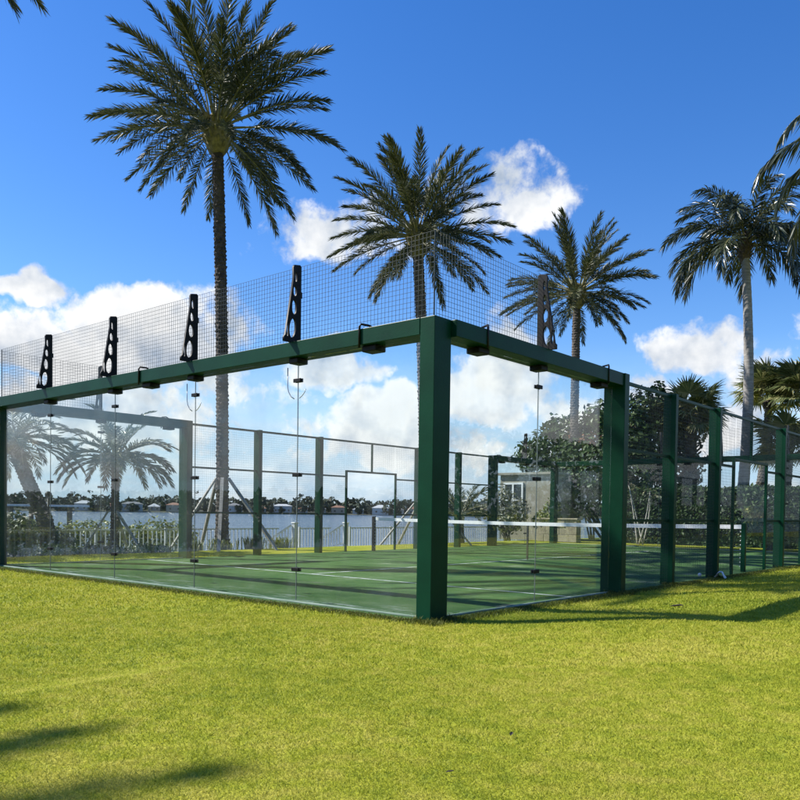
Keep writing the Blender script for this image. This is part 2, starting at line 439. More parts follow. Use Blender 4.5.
def side_return(x, out, far, label):
    y0, y1 = (.136, 3.94) if not far else (16.06, 19.864)
    py0, py1 = (3.941, 4.08) if not far else (15.92, 16.059)
    sg = 1 if out > 0 else -1
    r = root('glass_wall', (x, (y0 + y1) / 2, 0), label, 'glass wall', 'green framed glass walls of the court')
    fx = lambda a, c: tuple(sorted((x + sg * a, x + sg * c)))
    MB().box(*fx(-.12, .19), py0, py1, -.05, ZT).build('frame_post', M['green'], r, bevel=.006)
    MB().box(*fx(-.12, .17), y0, y1, ZB, ZT).build('top_beam', M['green'], r, bevel=.006)
    MB().box(x - .012, x + .012, y0 + .002, y1 - .002, .001, .022).build('base_channel', M['sandstrip'], r, bevel=.004)
    ym = 2.0 if not far else 18.0
    for a, c in ((y0, ym), (ym, y1)):
        MB().box(x - .006, x + .006, a + .004, c - .004, .035, ZB - .002).build('glass_pane', M['glass'], r)
    MB().box(x - .005, x + .005, ym - .0032, ym + .0032, .036, ZB - .003).build('joint_seal', M['seal'], r)
    for z in (.39, 1.49, 2.58): plate(r, 'y', ym, x, z)
    beam_clamp(r, 'y', ym, x, .14, out, False)
    for yy in ((.75, 3.55) if not far else (19.25, 16.45)): beam_clamp(r, 'y', yy, x, .16, out, True)
    put_bracket(r, (x, ym, ZT + .001), (out, 0, 0))
    a, c = (.02, 2.0) if not far else (18.0, 19.98)
    wires('y', a, c, ZT + .01, ZM, x).build('wire_mesh', M['wire'], r)

def side_fence(x, out, label):
    r = root('mesh_fence', (x, 10, 0), label, 'fence', 'green mesh side fences of the court')
    for y in (6, 8, 12, 14): MB().box(x - .1, x + .1, y - .05, y + .05, -.05, 2.97).build('fence_post', M['green'], r, bevel=.005)
    for y in (9, 11): MB().box(x - .025, x + .025, y - .025, y + .025, -.03, 2.17).build('gate_post', M['green'], r, bevel=.003)
    MB().box(x - .025, x + .025, 9.026, 10.974, 2.12, 2.17).build('gate_lintel', M['green'], r, bevel=.003)
    MB().box(x - .025, x + .025, 9.98, 10.02, 2.172, 2.916).build('gate_upright', M['green'], r, bevel=.003)
    bays = [(4.082, 5.948), (6.052, 7.948), (8.052, 8.973), (11.027, 11.948), (12.052, 13.948), (14.052, 15.918)]
    for a, c in bays:
        for z in (1.0, 2.0):
            MB().box(x - .018, x + .018, a, c, z - .02, z + .02).build('rail', M['green'], r, bevel=.003)
        wires('y', a + .01, c - .01, .03, 2.91, x + out * .022, step=.052, t=.0022 if x > -5 else .0019).build('wire_mesh', M['wire'], r)
    wires('y', 9.03, 10.97, 2.19, 2.91, x + out * .032, step=.052, t=.0022 if x > -5 else .0019).build('wire_mesh', M['wire'], r)
    for a, c in ((4.082, 5.948), (6.052, 7.948), (8.052, 11.948), (12.052, 13.948), (14.052, 15.918)):
        MB().box(x - .022, x + .022, a, c, 2.918, 2.962).build('rail', M['green'], r, bevel=.003)

end_wall(0, -1, 'long near glass wall running left from the front corner post, black brackets on its beam', True)
end_wall(Y1, 1, 'far end glass wall closing the back of the court behind the net', False)
side_return(0, 1, False, 'two pane glass wall between the front corner post and the wide green post')
side_return(0, 1, True, 'glass wall at the far right end of the court, beyond the right mesh fence')
side_return(X0, -1, False, 'glass wall at the far left, small pale palm right behind it')
side_return(X0, -1, True, 'glass wall at the far left end of the court, in front of the beige pavilion')
side_fence(0, 1, 'green mesh fence on the right with dark posts and gate opening by the net')
side_fence(X0, -1, 'green mesh fence on the water side, thin rails seen through the near glass')

# net
r = root('padel_net', (-5, 10, 0), 'padel net with white top tape and green posts across the middle of the court', 'net')
for x, s in ((-.1, 1), (-9.9, -1)):
    p = MB().box(x - .04, x + .04, 9.96, 10.04, 0.001, .95).build('net_post', M['green'] if s > 0 else M['black'], r, bevel=.006)
    m = MB()
    for k in range(9): m.ball((x - s * .055, 9.985, .10 + .085 * k), .012, 6, 4)
    m.build('lacing_hook', M['white'], p)
def net_top(x): return .92 - .04 * math.cos((x + 5) / 9.7 * math.pi)
m = MB(); xs = np.linspace(-9.85, -.15, 25)
for a, c in zip(xs, xs[1:]):
    za, zc = net_top(a), net_top(c)
    m.add([(a, 9.992, za - .08), (c, 9.992, zc - .08), (c, 9.992, zc), (a, 9.992, za), (a, 10.008, za - .08), (c, 10.008, zc - .08), (c, 10.008, zc), (a, 10.008, za)],
          [(0, 1, 2, 3), (7, 6, 5, 4), (3, 2, 6, 7), (4, 5, 1, 0)])
m.build('net_tape', M['tape'], r)
m = MB(); k = 230
for i in range(k + 1):
    x = -9.85 + 9.7 * i / k; m.box(x - .0011, x + .0011, 9.999, 10.001, .02, net_top(x) - .081)
for j in range(20): m.box(-9.85, -.15, 9.9985, 10.0005, .03 + .042 * j, .0322 + .042 * j)
m.build('net_mesh', M['netcord'], r)
MB().box(-5.02, -4.98, 9.985, 10.015, .005, .80).build('centre_strap', M['netcord'], r)

# two small white things at the foot of the second dark post
m = MB(); m.ball((-.16, 7.84, .045), .034, 12, 8)
tag(m.build('ball', M['white'], org=(-.16, 7.84, 0), smooth=True), 'small white ball on the turf at the left foot of the second dark fence post', 'ball')
m = MB()
pts = [(-.085, 0, .0), (-.055, .02, .06), (-.01, .0, .105), (.03, .02, .10), (.065, 0, .05), (.085, .02, .0)]
vs = []
for i, (u, v, z) in enumerate(pts):
    for d in (-.05, -.015, .02, .055): vs.append((.17 + u, 7.9 + v + d + .01 * math.sin(i * 2.1 + d * 60), .012 + z + .012 * math.sin(i * 1.7 + d * 90)))
fs = [(i * 4 + k, (i + 1) * 4 + k, (i + 1) * 4 + k + 1, i * 4 + k + 1) for i in range(5) for k in range(3)]
o = len(vs); vs2 = [(x, y, z - .008) for x, y, z in vs]
m.add(vs, fs); m.add(vs2, [tuple(reversed(f)) for f in fs])
tag(m.build('cloth', M['tape'], org=(.17, 7.9, 0), smooth=True), 'crumpled white cloth on the grass at the right foot of the second dark fence post', 'cloth')

for (x, y, a, l), lab in zip(((1.52, 2.3, .4, .16), (2.9, -3.05, 1.9, .05), (3.0, -3.7, .8, .04)),
                             ('curled brown palm leaf lying on the lawn right of the wide green post', 'small brown leaf lying on the open lawn right of the corner post foot', 'tiny brown leaf lying on the near lawn below the corner post')):
    z = float(ground_z(x, y)) + .016; d = Vector((math.cos(a), math.sin(a), 0)); sd = Vector((-d.y, d.x, 0)); m = MB(); q = Vector((x, y, z))
    up = Vector((0, 0, 1)); m.add([q, q + d * l * .3 + sd * l * .16 + up * l * .12, q + d * l * .75 + sd * l * .12 + up * l * .2, q + d * l + up * l * .12, q + d * l * .75 - sd * l * .12 + up * l * .16, q + d * l * .3 - sd * l * .16 + up * l * .1, q + d * l * .5 + up * l * .04], [(0, 1, 6), (1, 2, 6), (2, 3, 6), (3, 4, 6), (4, 5, 6), (5, 0, 6)])
    tag(m.build('fallen_leaf', M['deadleaf'], org=(x, y, z)), lab, 'leaf')

# ------------------------------------------------------------------ palms
def frond_mesh(kind, e0, L, seed):
    rnd = random.Random(seed)
    m = MB()
    if kind == 'date':   bend, pairs, ll, w, V, droop = R(32), 104, .52, .030, R(20), .10
    elif kind == 'young': bend, pairs, ll, w, V, droop = R(62), 40, .46, .030, R(18), .14
    elif kind == 'royal': bend, pairs, ll, w, V, droop = R(96), 84, .78, .052, R(4), .30
    else:                bend, pairs, ll, w, V, droop = R(95), 66, .66, .056, R(-14), .5
    if kind == 'date' and e0 < R(0): bend *= .8
    N = 22
    e = e0; p = Vector((0, 0, 0)); P = [p.copy()]; T = []
    side_bend = rnd.uniform(-.14, .14)
    y_ang = 0
    for i in range(N):
        s = (i + .5) / N
        e = e0 - bend * s ** 1.6
        e = max(e, R(-86))
        y_ang = side_bend * s * s
        t = Vector((math.cos(e) * math.cos(y_ang), math.cos(e) * math.sin(y_ang), math.sin(e)))
        T.append(t); p = p + t * (L / N); P.append(p.copy())
    m.tube(P[:-1], [(.026 if kind != 'young' else .016) * (1 - .85 * i / N) + .004 for i in range(N)], 5, mi=1)
    start = .24 if kind == 'date' else .12
    tw = rnd.uniform(-.25, .25)
    for j in range(pairs):
        s = start + (1 - start) * (j + .5) / pairs
        fi = s * N; i = min(int(fi), N - 1)
        base = P[i].lerp(P[i + 1], fi - i); t = T[i]
        up0 = Vector((-math.sin(e0 - bend * s ** 1.6), 0, math.cos(e0 - bend * s ** 1.6)))
        sd0 = t.cross(up0).normalized(); up = sd0.cross(t).normalized()
        q = Matrix.Rotation(tw * s, 3, t); sd = q @ sd0; up = q @ up
        prof = (.38 + .62 * math.sin(math.pi * min(1, (s - start) / (1 - start) * .78 + .16)))
        al = R(62) * (1 - s) + R(20) * s
        for sg in (-1, 1):
            if rnd.random() < .04: continue
            l = ll * prof * rnd.uniform(.82, 1.12) * (L / 3.6) ** .5
            a = al * rnd.uniform(.82, 1.2); v = V + (rnd.uniform(-.75, .75) if kind == 'date' else rnd.uniform(-1.0, .9) if kind == 'royal' else rnd.uniform(-.25, .25))
            d = (t * math.cos(a) + (sd * sg * math.cos(v) + up * math.sin(v)) * math.sin(a)).normalized()
            wd = (d.cross(up) if rnd.random() < .65 else d.cross(sd)).normalized() * (w / 2) * rnd.uniform(.8, 1.15)
            wd = Matrix.Rotation(rnd.uniform(-.6, .6), 3, d) @ wd
            dz = Vector((0, 0, -1)) * l * droop
            mid = base + d * l * .55 + dz * .25; tip = base + d * l + dz
            m.add([base - wd * .5, base + wd * .5, mid + wd, mid - wd, tip], [(0, 1, 2, 3), (3, 2, 4)])
    return m

FR = {}
def fronds(kind, L, mat):
    key = (kind, L)
    if key not in FR:
        lst = []
        el = {'date': (84, 74, 64, 54, 44, 34, 24, 14, 4, -8, -20, -34, -48), 'young': (80, 62, 46, 30, 14, -4), 'coco': (82, 66, 50, 36, 20, 4, -16), 'royal': (84, 68, 52, 36, 20, 4)}[kind]
        for k, e in enumerate(el):
            for v in range(2):
                lst.append((e, frond_mesh(kind, R(e), L, k * 17 + v * 5 + len(key[0])).mesh('frond', [mat, M['rachis']])))
        FR[key] = lst
    return FR[key]

def date_trunk(path, r0, r1, mat, parent, rows_per_m=9, amp=.03, flare=.12):
    path = [Vector(p) for p in path]
    tot = sum((path[i + 1] - path[i]).length for i in range(len(path) - 1))
    rows = int(tot * rows_per_m); n = 24; vs = []
    def at(s):
        d = s * tot
        for i in range(len(path) - 1):
            l = (path[i + 1] - path[i]).length
            if d <= l or i == len(path) - 2: return path[i].lerp(path[i + 1], d / l)
            d -= l
    K = rows * 2
    for k in range(K + 1):
        s = k / K; c = at(s); rr = r0 + (r1 - r0) * s + flare * math.exp(-s * tot / .35)
        row = k // 2
        for j in range(n):
            ph = 2 * math.pi * j / n
            dia = .5 + .5 * math.cos(8 * ph + (math.pi if row % 2 else 0))
            o = amp * (1 if k % 2 else -.15) * (.25 + .75 * dia) * random.uniform(.45, 1.45)
            vs.append(c + Vector((math.cos(ph), math.sin(ph), 0)) * (rr + o) + Vector((0, 0, random.uniform(-.25, .25) / rows_per_m if 0 < k < K else 0)))
    m = MB(); m.add(vs, [(k * n + j, k * n + (j + 1) % n, (k + 1) * n + (j + 1) % n, (k + 1) * n + j) for k in range(K) for j in range(n)])
    m.add([], [])
    return m.build('trunk', mat, parent)

def curve_path(a, bpt, bow, n=14):
    a, bpt, bow = Vector(a), Vector(bpt), Vector(bow)
    return [a.lerp(bpt, i / n) + bow * math.sin(math.pi * i / n) for i in range(n + 1)]

def braces(parent, c, zt, rad, angs, w=.09, d=.045, r0=.2):
    for a in angs:
        dr = Vector((math.cos(R(a)), math.sin(R(a)), 0))
        g = Vector((c[0], c[1], 0)) + dr * rad
        g.z = float(ground_z(g.x, g.y)) - .03
        MB().bar(g, Vector((c[0], c[1], zt)) + dr * r0, w, d).build('brace', M['brace'], parent)

def crown_of(parent, name, c, kind, L, mat, n, seed, heart_r, emin, emax, spread=1.0, scale=1.0, heartmat=None, stubs=True, lengthvar=.1, skip=None):
    rnd = random.Random(seed)
    m = MB()
    m.ball((c[0], c[1], c[2] - heart_r[2] * .55), heart_r, 16, 10, jit=.06, rnd=rnd)
    if stubs:                                       # cut leaf bases round the heart
        for k in range(46):
            z = -1.15 + 1.5 * k / 46; az = k * 2.39996
            rr = heart_r[0] * math.sqrt(max(.05, 1 - ((z + .45) / 1.05) ** 2)) * .9
            d = Vector((math.cos(az), math.sin(az), .9)).normalized()
            q = Vector(c) + Vector((math.cos(az) * rr, math.sin(az) * rr, z * heart_r[2]))
            m.tube([q, q + d * rnd.uniform(.12, .26)], [.055, .03], 5)
    cr = m.build(name, heartmat or M['heart'], parent, org=c)
    lib = fronds(kind, L, mat)
    s0, s1 = math.sin(R(emax)), math.sin(R(emin))
    for k in range(n):
        f = (k + .5) / n
        e = math.degrees(math.asin(max(-1, min(1, s0 + (s1 - s0) * f ** (1.3 if kind == 'date' else spread)))))
        e = max(emin, min(85, e + rnd.uniform(-9, 9)))
        near = sorted(lib, key=lambda t: abs(t[0] - e))[:3]
        me = rnd.choice(near)[1]
        az = k * 2.39996 + rnd.uniform(-.42, .42) + seed
        if skip and skip(az % (2 * math.pi), e): continue
        off = Vector((math.cos(az) * heart_r[0] * .55, math.sin(az) * heart_r[0] * .55, -.25 * heart_r[2] * (1 - math.sin(R(e)))))
        link('frond', me, cr, Vector(c) + off, rot=(rnd.uniform(-.06, .06), rnd.uniform(-.08, .08), az), scale=scale * rnd.uniform(1 - lengthvar, 1 + lengthvar) * (1 - .22 * max(0, -e) / 40 if kind == 'date' else 1))
    return cr

def date_palm(base, crown, L, r0, r1, n, seed, label, group='tall date palms in a row along the water', bow=(0, 0, 0), br=None, mat='datebark', leaf='date', emin=-46, amp=.03, heart=None, scale=1.0, name='date_palm'):
    base = (base[0], base[1], float(ground_z(base[0], base[1])) - .03)
    p = root(name, base, label, 'palm tree', group)
    h = heart or (.36, .36, .62)
    date_trunk(curve_path(base, (crown[0], crown[1], crown[2] - h[2] * .7), bow), r0, r1, M[mat], p, amp=amp)
    crown_of(p, 'crown', crown, 'date', L, M[leaf], n, seed, h, emin, 84, heartmat=M['heart'], scale=scale)
    if br: braces(p, base, *br)
    return p

date_palm((-13.4, 7.54), (-13.8, 7.56, 11.9), 3.3, .165, .148, 74, 3, 'tallest date palm, dark trunk behind the long glass wall, crown cut by the photo top',
          bow=(.1, 0, 0), emin=-38, br=(1.95, 1.75, (20, 75, 140, 200, 255, 320), .09, .05, .19))
date_palm((-11.9, 14.75), (-12.37, 14.71, 10.5), 2.95, .19, .17, 68, 11, 'date palm standing behind the front corner post, crown showing above the wire mesh', bow=(.1, 0, 0),
          br=(1.6, 1.6, (30, 100, 170, 240, 310), .09, .05, .2), mat='datebark_pale')
date_palm((-12.03, 25.16), (-12.16, 25.42, 10.9), 3.15, .19, .16, 66, 19, 'date palm with yellow leaf bases, right of the corner post beside the mesh bracket', mat='datebark_pale', emin=-40)
date_palm((-13.7, -.7), (-14.3, -1.0, 15.1), 4.5, .21, .19, 66, 23, 'date palm at the upper left corner of which only a frond tip shows', emin=-46)
date_palm((-9.7, -14.8), (-9.95, -15.0, 11.4), 3.8, .19, .17, 98, 31, 'date palm beside the camera whose fronds throw the shadows on the lower left lawn', emin=-46)

# small pale palm and leaning palm behind the left glass
p = root('young_palm', (-13.43, 4.24, float(ground_z(-13.43, 4.24)) - .03), 'small pale feathery palm with slim trunk behind the left glass, white struts at its foot', 'palm tree')
date_trunk(curve_path((-13.43, 4.24, -.4), (-13.46, 4.3, 2.2), (.05, 0, 0)), .10, .085, M['datebark'], p, rows_per_m=14, amp=.02, flare=.05)
crown_of(p, 'crown', (-13.44, 4.31, 2.4), 'young', 1.5, M['datelight'], 46, 5, (.14, .14, .24), -25, 82, stubs=False)
braces(p, (-13.43, 4.24), 1.0, 1.0, (15, 120, 230), .07, .04, .12)
p = root('leaning_palm', (-13.69, 2.69, float(ground_z(-13.69, 2.69)) - .05), 'short leaning palm with curved dark trunk at the far left behind the glass', 'palm tree')
date_trunk([(-13.60, 2.72, -.42), (-13.62, 2.70, .3), (-13.72, 2.63, .85), (-13.98, 2.45, 1.5), (-14.22, 2.3, 2.1), (-14.36, 2.22, 2.6)], .20, .15, M['datebark'], p, rows_per_m=13, amp=.025, flare=.05)
crown_of(p, 'crown', (-14.38, 2.2, 2.75), 'young', 1.6, M['date'], 40, 9, (.2, .2, .3), -42, 80, stubs=True)

# coconut palms on the right
def gray_palm(base, crown, L, r0, r1, n, seed, label, bow, emin=-30, scale=1.0, kind='coco'):
    base = (base[0], base[1], float(ground_z(base[0], base[1])) - .03)
    p = root('coconut_palm', base, label, 'palm tree', 'coconut palms on the right')
    path = curve_path(base, (crown[0], crown[1], crown[2] - .3), bow, 24)
    m = MB(); rad = []
    for i in range(len(path)): s = i / (len(path) - 1); rad.append(r0 + (r1 - r0) * s + .14 * math.exp(-s * 18))
    P2 = []; R2 = []
    for i in range(len(path) - 1):
        for k in range(5):
            P2.append(path[i].lerp(path[i + 1], k / 5)); R2.append((rad[i] + (rad[i + 1] - rad[i]) * k / 5) * (1.0 + (.035 if k % 2 else 0)))
    m.tube(P2, R2, 18).build('trunk', M['graybark'], p, smooth=True)
    crown_of(p, 'crown', crown, kind, L, M['coco'], n, seed, (.26, .26, .75), emin, 84, heartmat=M['boots'], stubs=True, scale=scale)
gray_palm((-6.51, 29.9), (-6.65, 30.2, 13.2), 3.5, .25, .17, 34, 2, 'tall palm with smooth light gray trunk and drooping fronds, right of the court', (.25, .1, 0), emin=-10, kind='royal')
gray_palm((1.5, 17.1), (1.6, 17.2, 10.6), 3.9, .2, .15, 24, 6, 'coconut palm at the right edge of which only fronds reach into the photo', (.2, 0, 0))

# fan palms
def fan_leaf(seed, pet):
    rnd = random.Random(seed); m = MB()
    P = [Vector((pet * s, 0, -.25 * pet * s * s)) for s in (0, .33, .66, 1)]
    m.tube(P, [.022, .018, .014, .01], 5, mi=1)
    c = P[-1]; n = 40
    for k in range(n):
        a = R(-150 + 300 * (k + .5) / n)
        l = (.95 - .28 * abs(a) / R(150)) * rnd.uniform(.88, 1.1)
        d = Vector((math.cos(a), math.sin(a), .18 * math.cos(a * .6) - .05 + rnd.uniform(-.06, .06))).normalized()
        sd = d.cross(Vector((0, 0, 1))).normalized()
        lift = Vector((0, 0, .012 if k % 2 else -.012))
        mid = c + d * l * .55 - Vector((0, 0, .05)); tip = c + d * l - Vector((0, 0, rnd.uniform(.18, .5) * l))
        m.add([c, mid + sd * .045 + lift, mid - sd * .045 - lift, tip + sd * .008, tip - sd * .008], [(0, 1, 2), (2, 1, 3, 4)])
    return m.mesh('frond', [M['fan'], M['rachis']])
FANS = [fan_leaf(k, p) for k, p in enumerate((.8, 1.0, 1.1, .9))]
def fan_palm(base, crown, r0, r1, n, seed, label, bow=(0, 0, 0), boots=False, skirt=False, scale=1.0):
    rnd = random.Random(seed)
    base = (base[0], base[1], float(ground_z(base[0], base[1])) - .03)
    p = root('fan_palm', base, label, 'palm tree', 'fan palms behind the hedge')
    path = curve_path(base, (crown[0], crown[1], crown[2] - .15), bow)
    tr = date_trunk(path, r0, r1, M['boots'] if boots else M['datebark_pale'], p, rows_per_m=7, amp=.03, flare=.08)
    if boots:
        L = len(path)
        m = MB()
        for k in range(90):
            s = .18 + .8 * k / 90; c = path[min(L - 1, int(s * (L - 1)))].lerp(path[min(L - 1, int(s * (L - 1)) + 1)], s * (L - 1) % 1)
            az = k * 2.39996; d = Vector((math.cos(az), math.sin(az), .85)).normalized()
            q = c + Vector((math.cos(az), math.sin(az), 0)) * r0 * .75
            m.bar(q, q + d * rnd.uniform(.22, .38), .11, .05)
        m.build('boots', M['boots'], tr)
    if skirt:
        m = MB(); m.ball((crown[0], crown[1], crown[2] - .75), (.3, .3, .36), 14, 9, jit=.1, rnd=rnd)
        m.build('leaf_base_ball', M['deadleaf'], p)
    m = MB(); m.ball((crown[0], crown[1], crown[2] - .1), (.22, .22, .35), 10, 7, jit=.1, rnd=rnd)
    for k in range(24):
        az = k * 2.4; d = Vector((math.cos(az), math.sin(az), .7)).normalized(); q = Vector(crown) + Vector((0, 0, -.25 + .02 * k))
        m.tube([q, q + d * .4], [.04, .02], 5)
    cr = m.build('crown', M['boots'], p, org=crown)
    for k in range(n):
        f = (k + .5) / n
        e = math.asin(max(-1, min(1, .97 - (1.12 if skirt else 1.35) * f)))
        az = k * 2.39996 + rnd.uniform(-.3, .3)
        link('frond', rnd.choice(FANS), cr, Vector(crown) + Vector((0, 0, -.1)), rot=(rnd.uniform(-.5, .5), -e, az), scale=scale * rnd.uniform(.85, 1.12))
fan_palm((-7.75, 27.5), (-7.89, 27.56, 5.55), .3, .26, 34, 1, 'stout fan palm with shaggy booted trunk right behind the first dark fence post', boots=True, scale=.95)
fan_palm((-7.1, 33.4), (-6.54, 34.0, 7.2), .2, .16, 36, 2, 'slim leaning fan palm with a dark ball of leaf bases under its crown', bow=(.15, 0, 0), skirt=True, scale=.95)
fan_palm((-4.6, 33.0), (-4.55, 33.1, 7.0), .2, .17, 34, 3, 'fan palm at the right edge standing beside the leaning one', scale=1.1)
fan_palm((-4.9, 30.6), (-4.75, 30.7, 4.3), .2, .17, 28, 4, 'low fan palm under the taller ones at the right edge', scale=.95)

# ------------------------------------------------------------------ leafy plants
def leaf_cloud(m, c, r, n, size, rnd, up=.35, shell=.55):
    for _ in range(n):
        d = Vector((rnd.gauss(0, 1), rnd.gauss(0, 1), rnd.gauss(0, 1))).normalized()
        k = shell + (1 - shell) * rnd.random() ** .6
        k *= 1 + .16 * math.sin(d.x * 5 + c[0]) * math.sin(d.y * 6 + c[1]) + .1 * math.sin(d.z * 9)
        p = Vector((c[0] + d.x * r[0] * k, c[1] + d.y * r[1] * k, c[2] + d.z * r[2] * k))
        nn = (d + Vector((rnd.gauss(0, .5), rnd.gauss(0, .5), rnd.gauss(0, .5) + up))).normalized()
        t = nn.cross(Vector((rnd.gauss(0, 1), rnd.gauss(0, 1), rnd.gauss(0, 1)))).normalized()
        s = nn.cross(t); l = size * rnd.uniform(.6, 1.25); w = l * rnd.uniform(.55, .8) / 2
        m.add([p, p + t * l * .5 + s * w + nn * w * .3, p + t * l, p + t * l * .5 - s * w + nn * w * .3], [(0, 1, 2), (0, 2, 3)])

def bush(name, label, cat, c, blobs, leafm, size, dens, stems=5, group=None, seed=0, stem_mat='twig', trunk_h=None, trunk_name='stem', crown_name='foliage', up=.35):
    """blobs: (dx,dy,z,rx,ry,rz) about the foot c"""
    rnd = random.Random(seed)
    z0 = float(ground_z(c[0], c[1])) - .02
    p = root(name, (c[0], c[1], z0), label, cat, group)
    m = MB()
    for bl in blobs:
        a = bl[3] * bl[4] + bl[3] * bl[5] + bl[4] * bl[5]
        leaf_cloud(m, (c[0] + bl[0], c[1] + bl[1], bl[2]), bl[3:6], int(a * 4.2 * dens / size ** 2 * 6.0), size, rnd, up)
    m.build(crown_name, M[leafm], p)
    m = MB()
    for k in range(stems):
        bl = blobs[k % len(blobs)]
        q = Vector((c[0] + bl[0] * .9, c[1] + bl[1] * .9, bl[2] + bl[5] * .3))
        f = Vector((c[0] + rnd.uniform(-.15, .15), c[1] + rnd.uniform(-.15, .15), z0 - .05))
        r = .018 + .012 * bl[3]
        m.tube(curve_path(f, q, (rnd.uniform(-.1, .1), rnd.uniform(-.1, .1), 0), 6), [r * (1.6 - 1.2 * i / 6) for i in range(7)], 6)
    m.build(trunk_name, M[stem_mat], p, smooth=True)
    return p

# big sea grape tree and gray green tree behind the far end
bush('sea_grape_tree', 'big dark broad leaved tree behind the far left corner of the court', 'tree', (-10.6, 25.6),
     [(-1.3, -.6, 2.2, 1.3, 1.2, 1.3), (-.2, .2, 3.2, 1.7, 1.5, 1.6), (.6, .6, 4.6, 1.3, 1.3, 1.2), (1.1, .9, 5.7, .7, .7, .8), (-1.5, -.3, 3.7, .9, .8, .8), (-.5, .4, 5.3, .9, .9, .7), (1.2, -.2, 2.6, 1.3, 1.2, 1.6), (-2.2, -.8, 2.9, .6, .6, .5), (1.5, 1.4, 6.3, .35, .35, .5), (-1.0, .2, 5.0, .45, .45, .4), (-3.9, .2, 3.6, .85, .8, .6), (-3.1, .3, 4.1, 1.0, .9, .8), (-2.2, .3, 4.7, 1.0, .9, .8), (-3.0, .4, 3.0, 1.1, .8, .7), (-4.4, .3, 4.1, .3, .3, .35), (-2.9, .2, 5.0, .35, .35, .4)],
     'grape', .25, .62, 15, seed=1, trunk_name='trunk', crown_name='crown')
bush('gray_leaved_tree', 'gray green leafy tree between the wide green post and the first dark post', 'tree', (-8.9, 27.6),
     [(-.5, .2, 4.3, 1.3, 1.1, 1.3), (.5, .3, 4.9, 1.1, 1.0, 1.1), (-1.0, 0, 5.3, .8, .8, .8), (.2, .2, 3.3, 1.4, 1.2, 1.1), (0, .3, 5.7, .8, .8, .6)],
     'grayleaf', .26, .6, 6, seed=2, trunk_name='trunk', crown_name='crown')
bush('croton_bush', 'red and orange leaved bush glowing among dark leaves above the beige pavilion', 'bush', (-11.7, 26.4),
     [(.2, -.9, 4.25, .75, .45, .32), (-.6, -.9, 4.45, .5, .4, .3)], 'redleaf', .2, .6, 4, seed=3)
# hedges
def hedge(name, label, x0, x1, y0, y1, h, seed, leafm='hedge', size=.13, n=9000):
    rnd = random.Random(seed)
    cx, cy = (x0 + x1) / 2, (y0 + y1) / 2
    p = root(name, (cx, cy, -.03), label, 'hedge')
    m = MB()
    areas = [('t', (x1 - x0) * (y1 - y0)), ('f', (x1 - x0) * h), ('b', (x1 - x0) * h), ('l', (y1 - y0) * h), ('r', (y1 - y0) * h)]
    tot = sum(a for _, a in areas)
    for side, a in areas:
        for _ in range(int(n * a / tot)):
            u, v = rnd.random(), rnd.random(); dep = rnd.random() ** 2 * .28 - .07
            if side == 't': q, nn = Vector((x0 + u * (x1 - x0), y0 + v * (y1 - y0), h - dep + .05 * math.sin(u * 40))), Vector((0, 0, 1))
            elif side == 'f': q, nn = Vector((x0 + u * (x1 - x0), y0 + dep, v * h)), Vector((0, -1, .2))
            elif side == 'b': q, nn = Vector((x0 + u * (x1 - x0), y1 - dep, v * h)), Vector((0, 1, .2))
            elif side == 'l': q, nn = Vector((x0 + dep, y0 + u * (y1 - y0), v * h)), Vector((-1, 0, .2))
            else: q, nn = Vector((x1 - dep, y0 + u * (y1 - y0), v * h)), Vector((1, 0, .2))
            nn = (nn + Vector((rnd.gauss(0, .5), rnd.gauss(0, .5), rnd.gauss(0, .5)))).normalized()
            t = nn.cross(Vector((rnd.gauss(0, 1), rnd.gauss(0, 1), rnd.gauss(0, 1)))).normalized(); s = nn.cross(t)
            l = size * rnd.uniform(.6, 1.3); w = l * .3
            m.add([q, q + t * l * .5 + s * w + nn * w * .3, q + t * l, q + t * l * .5 - s * w + nn * w * .3], [(0, 1, 2), (0, 2, 3)])
    m.build('foliage', M[leafm], p)
    m = MB()
    k = max(3, int((x1 - x0) / .5))
    for i in range(k):
        x = x0 + .3 + (x1 - x0 - .6) * i / (k - 1); m.tube([(x, cy, -.05), (x + rnd.uniform(-.1, .1), cy + rnd.uniform(-.1, .1), h * .8)], [.035, .015], 6)
    m.build('stems', M['twig'], p)
    return p
hedge('clipped_hedge', 'long dark clipped hedge closing the garden behind the far glass wall', -9.7, 6.5, 23.4, 24.7, 2.05, 4, n=42000, size=.16)
hedge('tall_hedge', 'taller hedge in a second row behind the clipped hedge, right of the gray palm trunk', -3.2, 8, 27.0, 28.2, 3.0, 5, n=26000, size=.16)

hedge('mangrove_hedge', 'dark mangrove hedge on the shore left of the camera, mirrored in the near glass', -44, -15.2, -17.5, -15, 1.7, 44, size=.34, n=9000)
hedge('garden_hedge', 'very tall dark hedge along the right side of the lawn, mirrored in right glass', 13.0, 14.4, 8, 50, 4.3, 45, size=.34, n=15000)
hedge('reflection_hedge', 'added unseen low yellow green hedge outside the railing, darkening the near glass reflection', -17.2, -15.3, -16, 1.6, .82, 46, leafm='midleaf', size=.2, n=9000)  # added out of view to darken what the near glass reflects
bush('frangipani_tree', 'slender forked tree with pale bare stem in front of the hedge', 'tree', (-7.7, 22.4), [(-.55, 0, 2.15, .3, .3, .2), (.35, .1, 1.95, .22, .2, .15)], 'grayleaf', .2, .25, 4, seed=6, stem_mat='whitetwig', trunk_name='trunk', crown_name='crown')
bush('flowering_shrub', 'yellow green shrub at the foot of the tall gray palm trunk', 'shrub', (-2.9, 21.6), [(0, 0, .75, .75, .6, .5), (.8, .5, .65, .6, .5, .45), (-.5, .1, 1.15, .4, .4, .3)], 'yellowleaf', .15, .5, 5, seed=7)
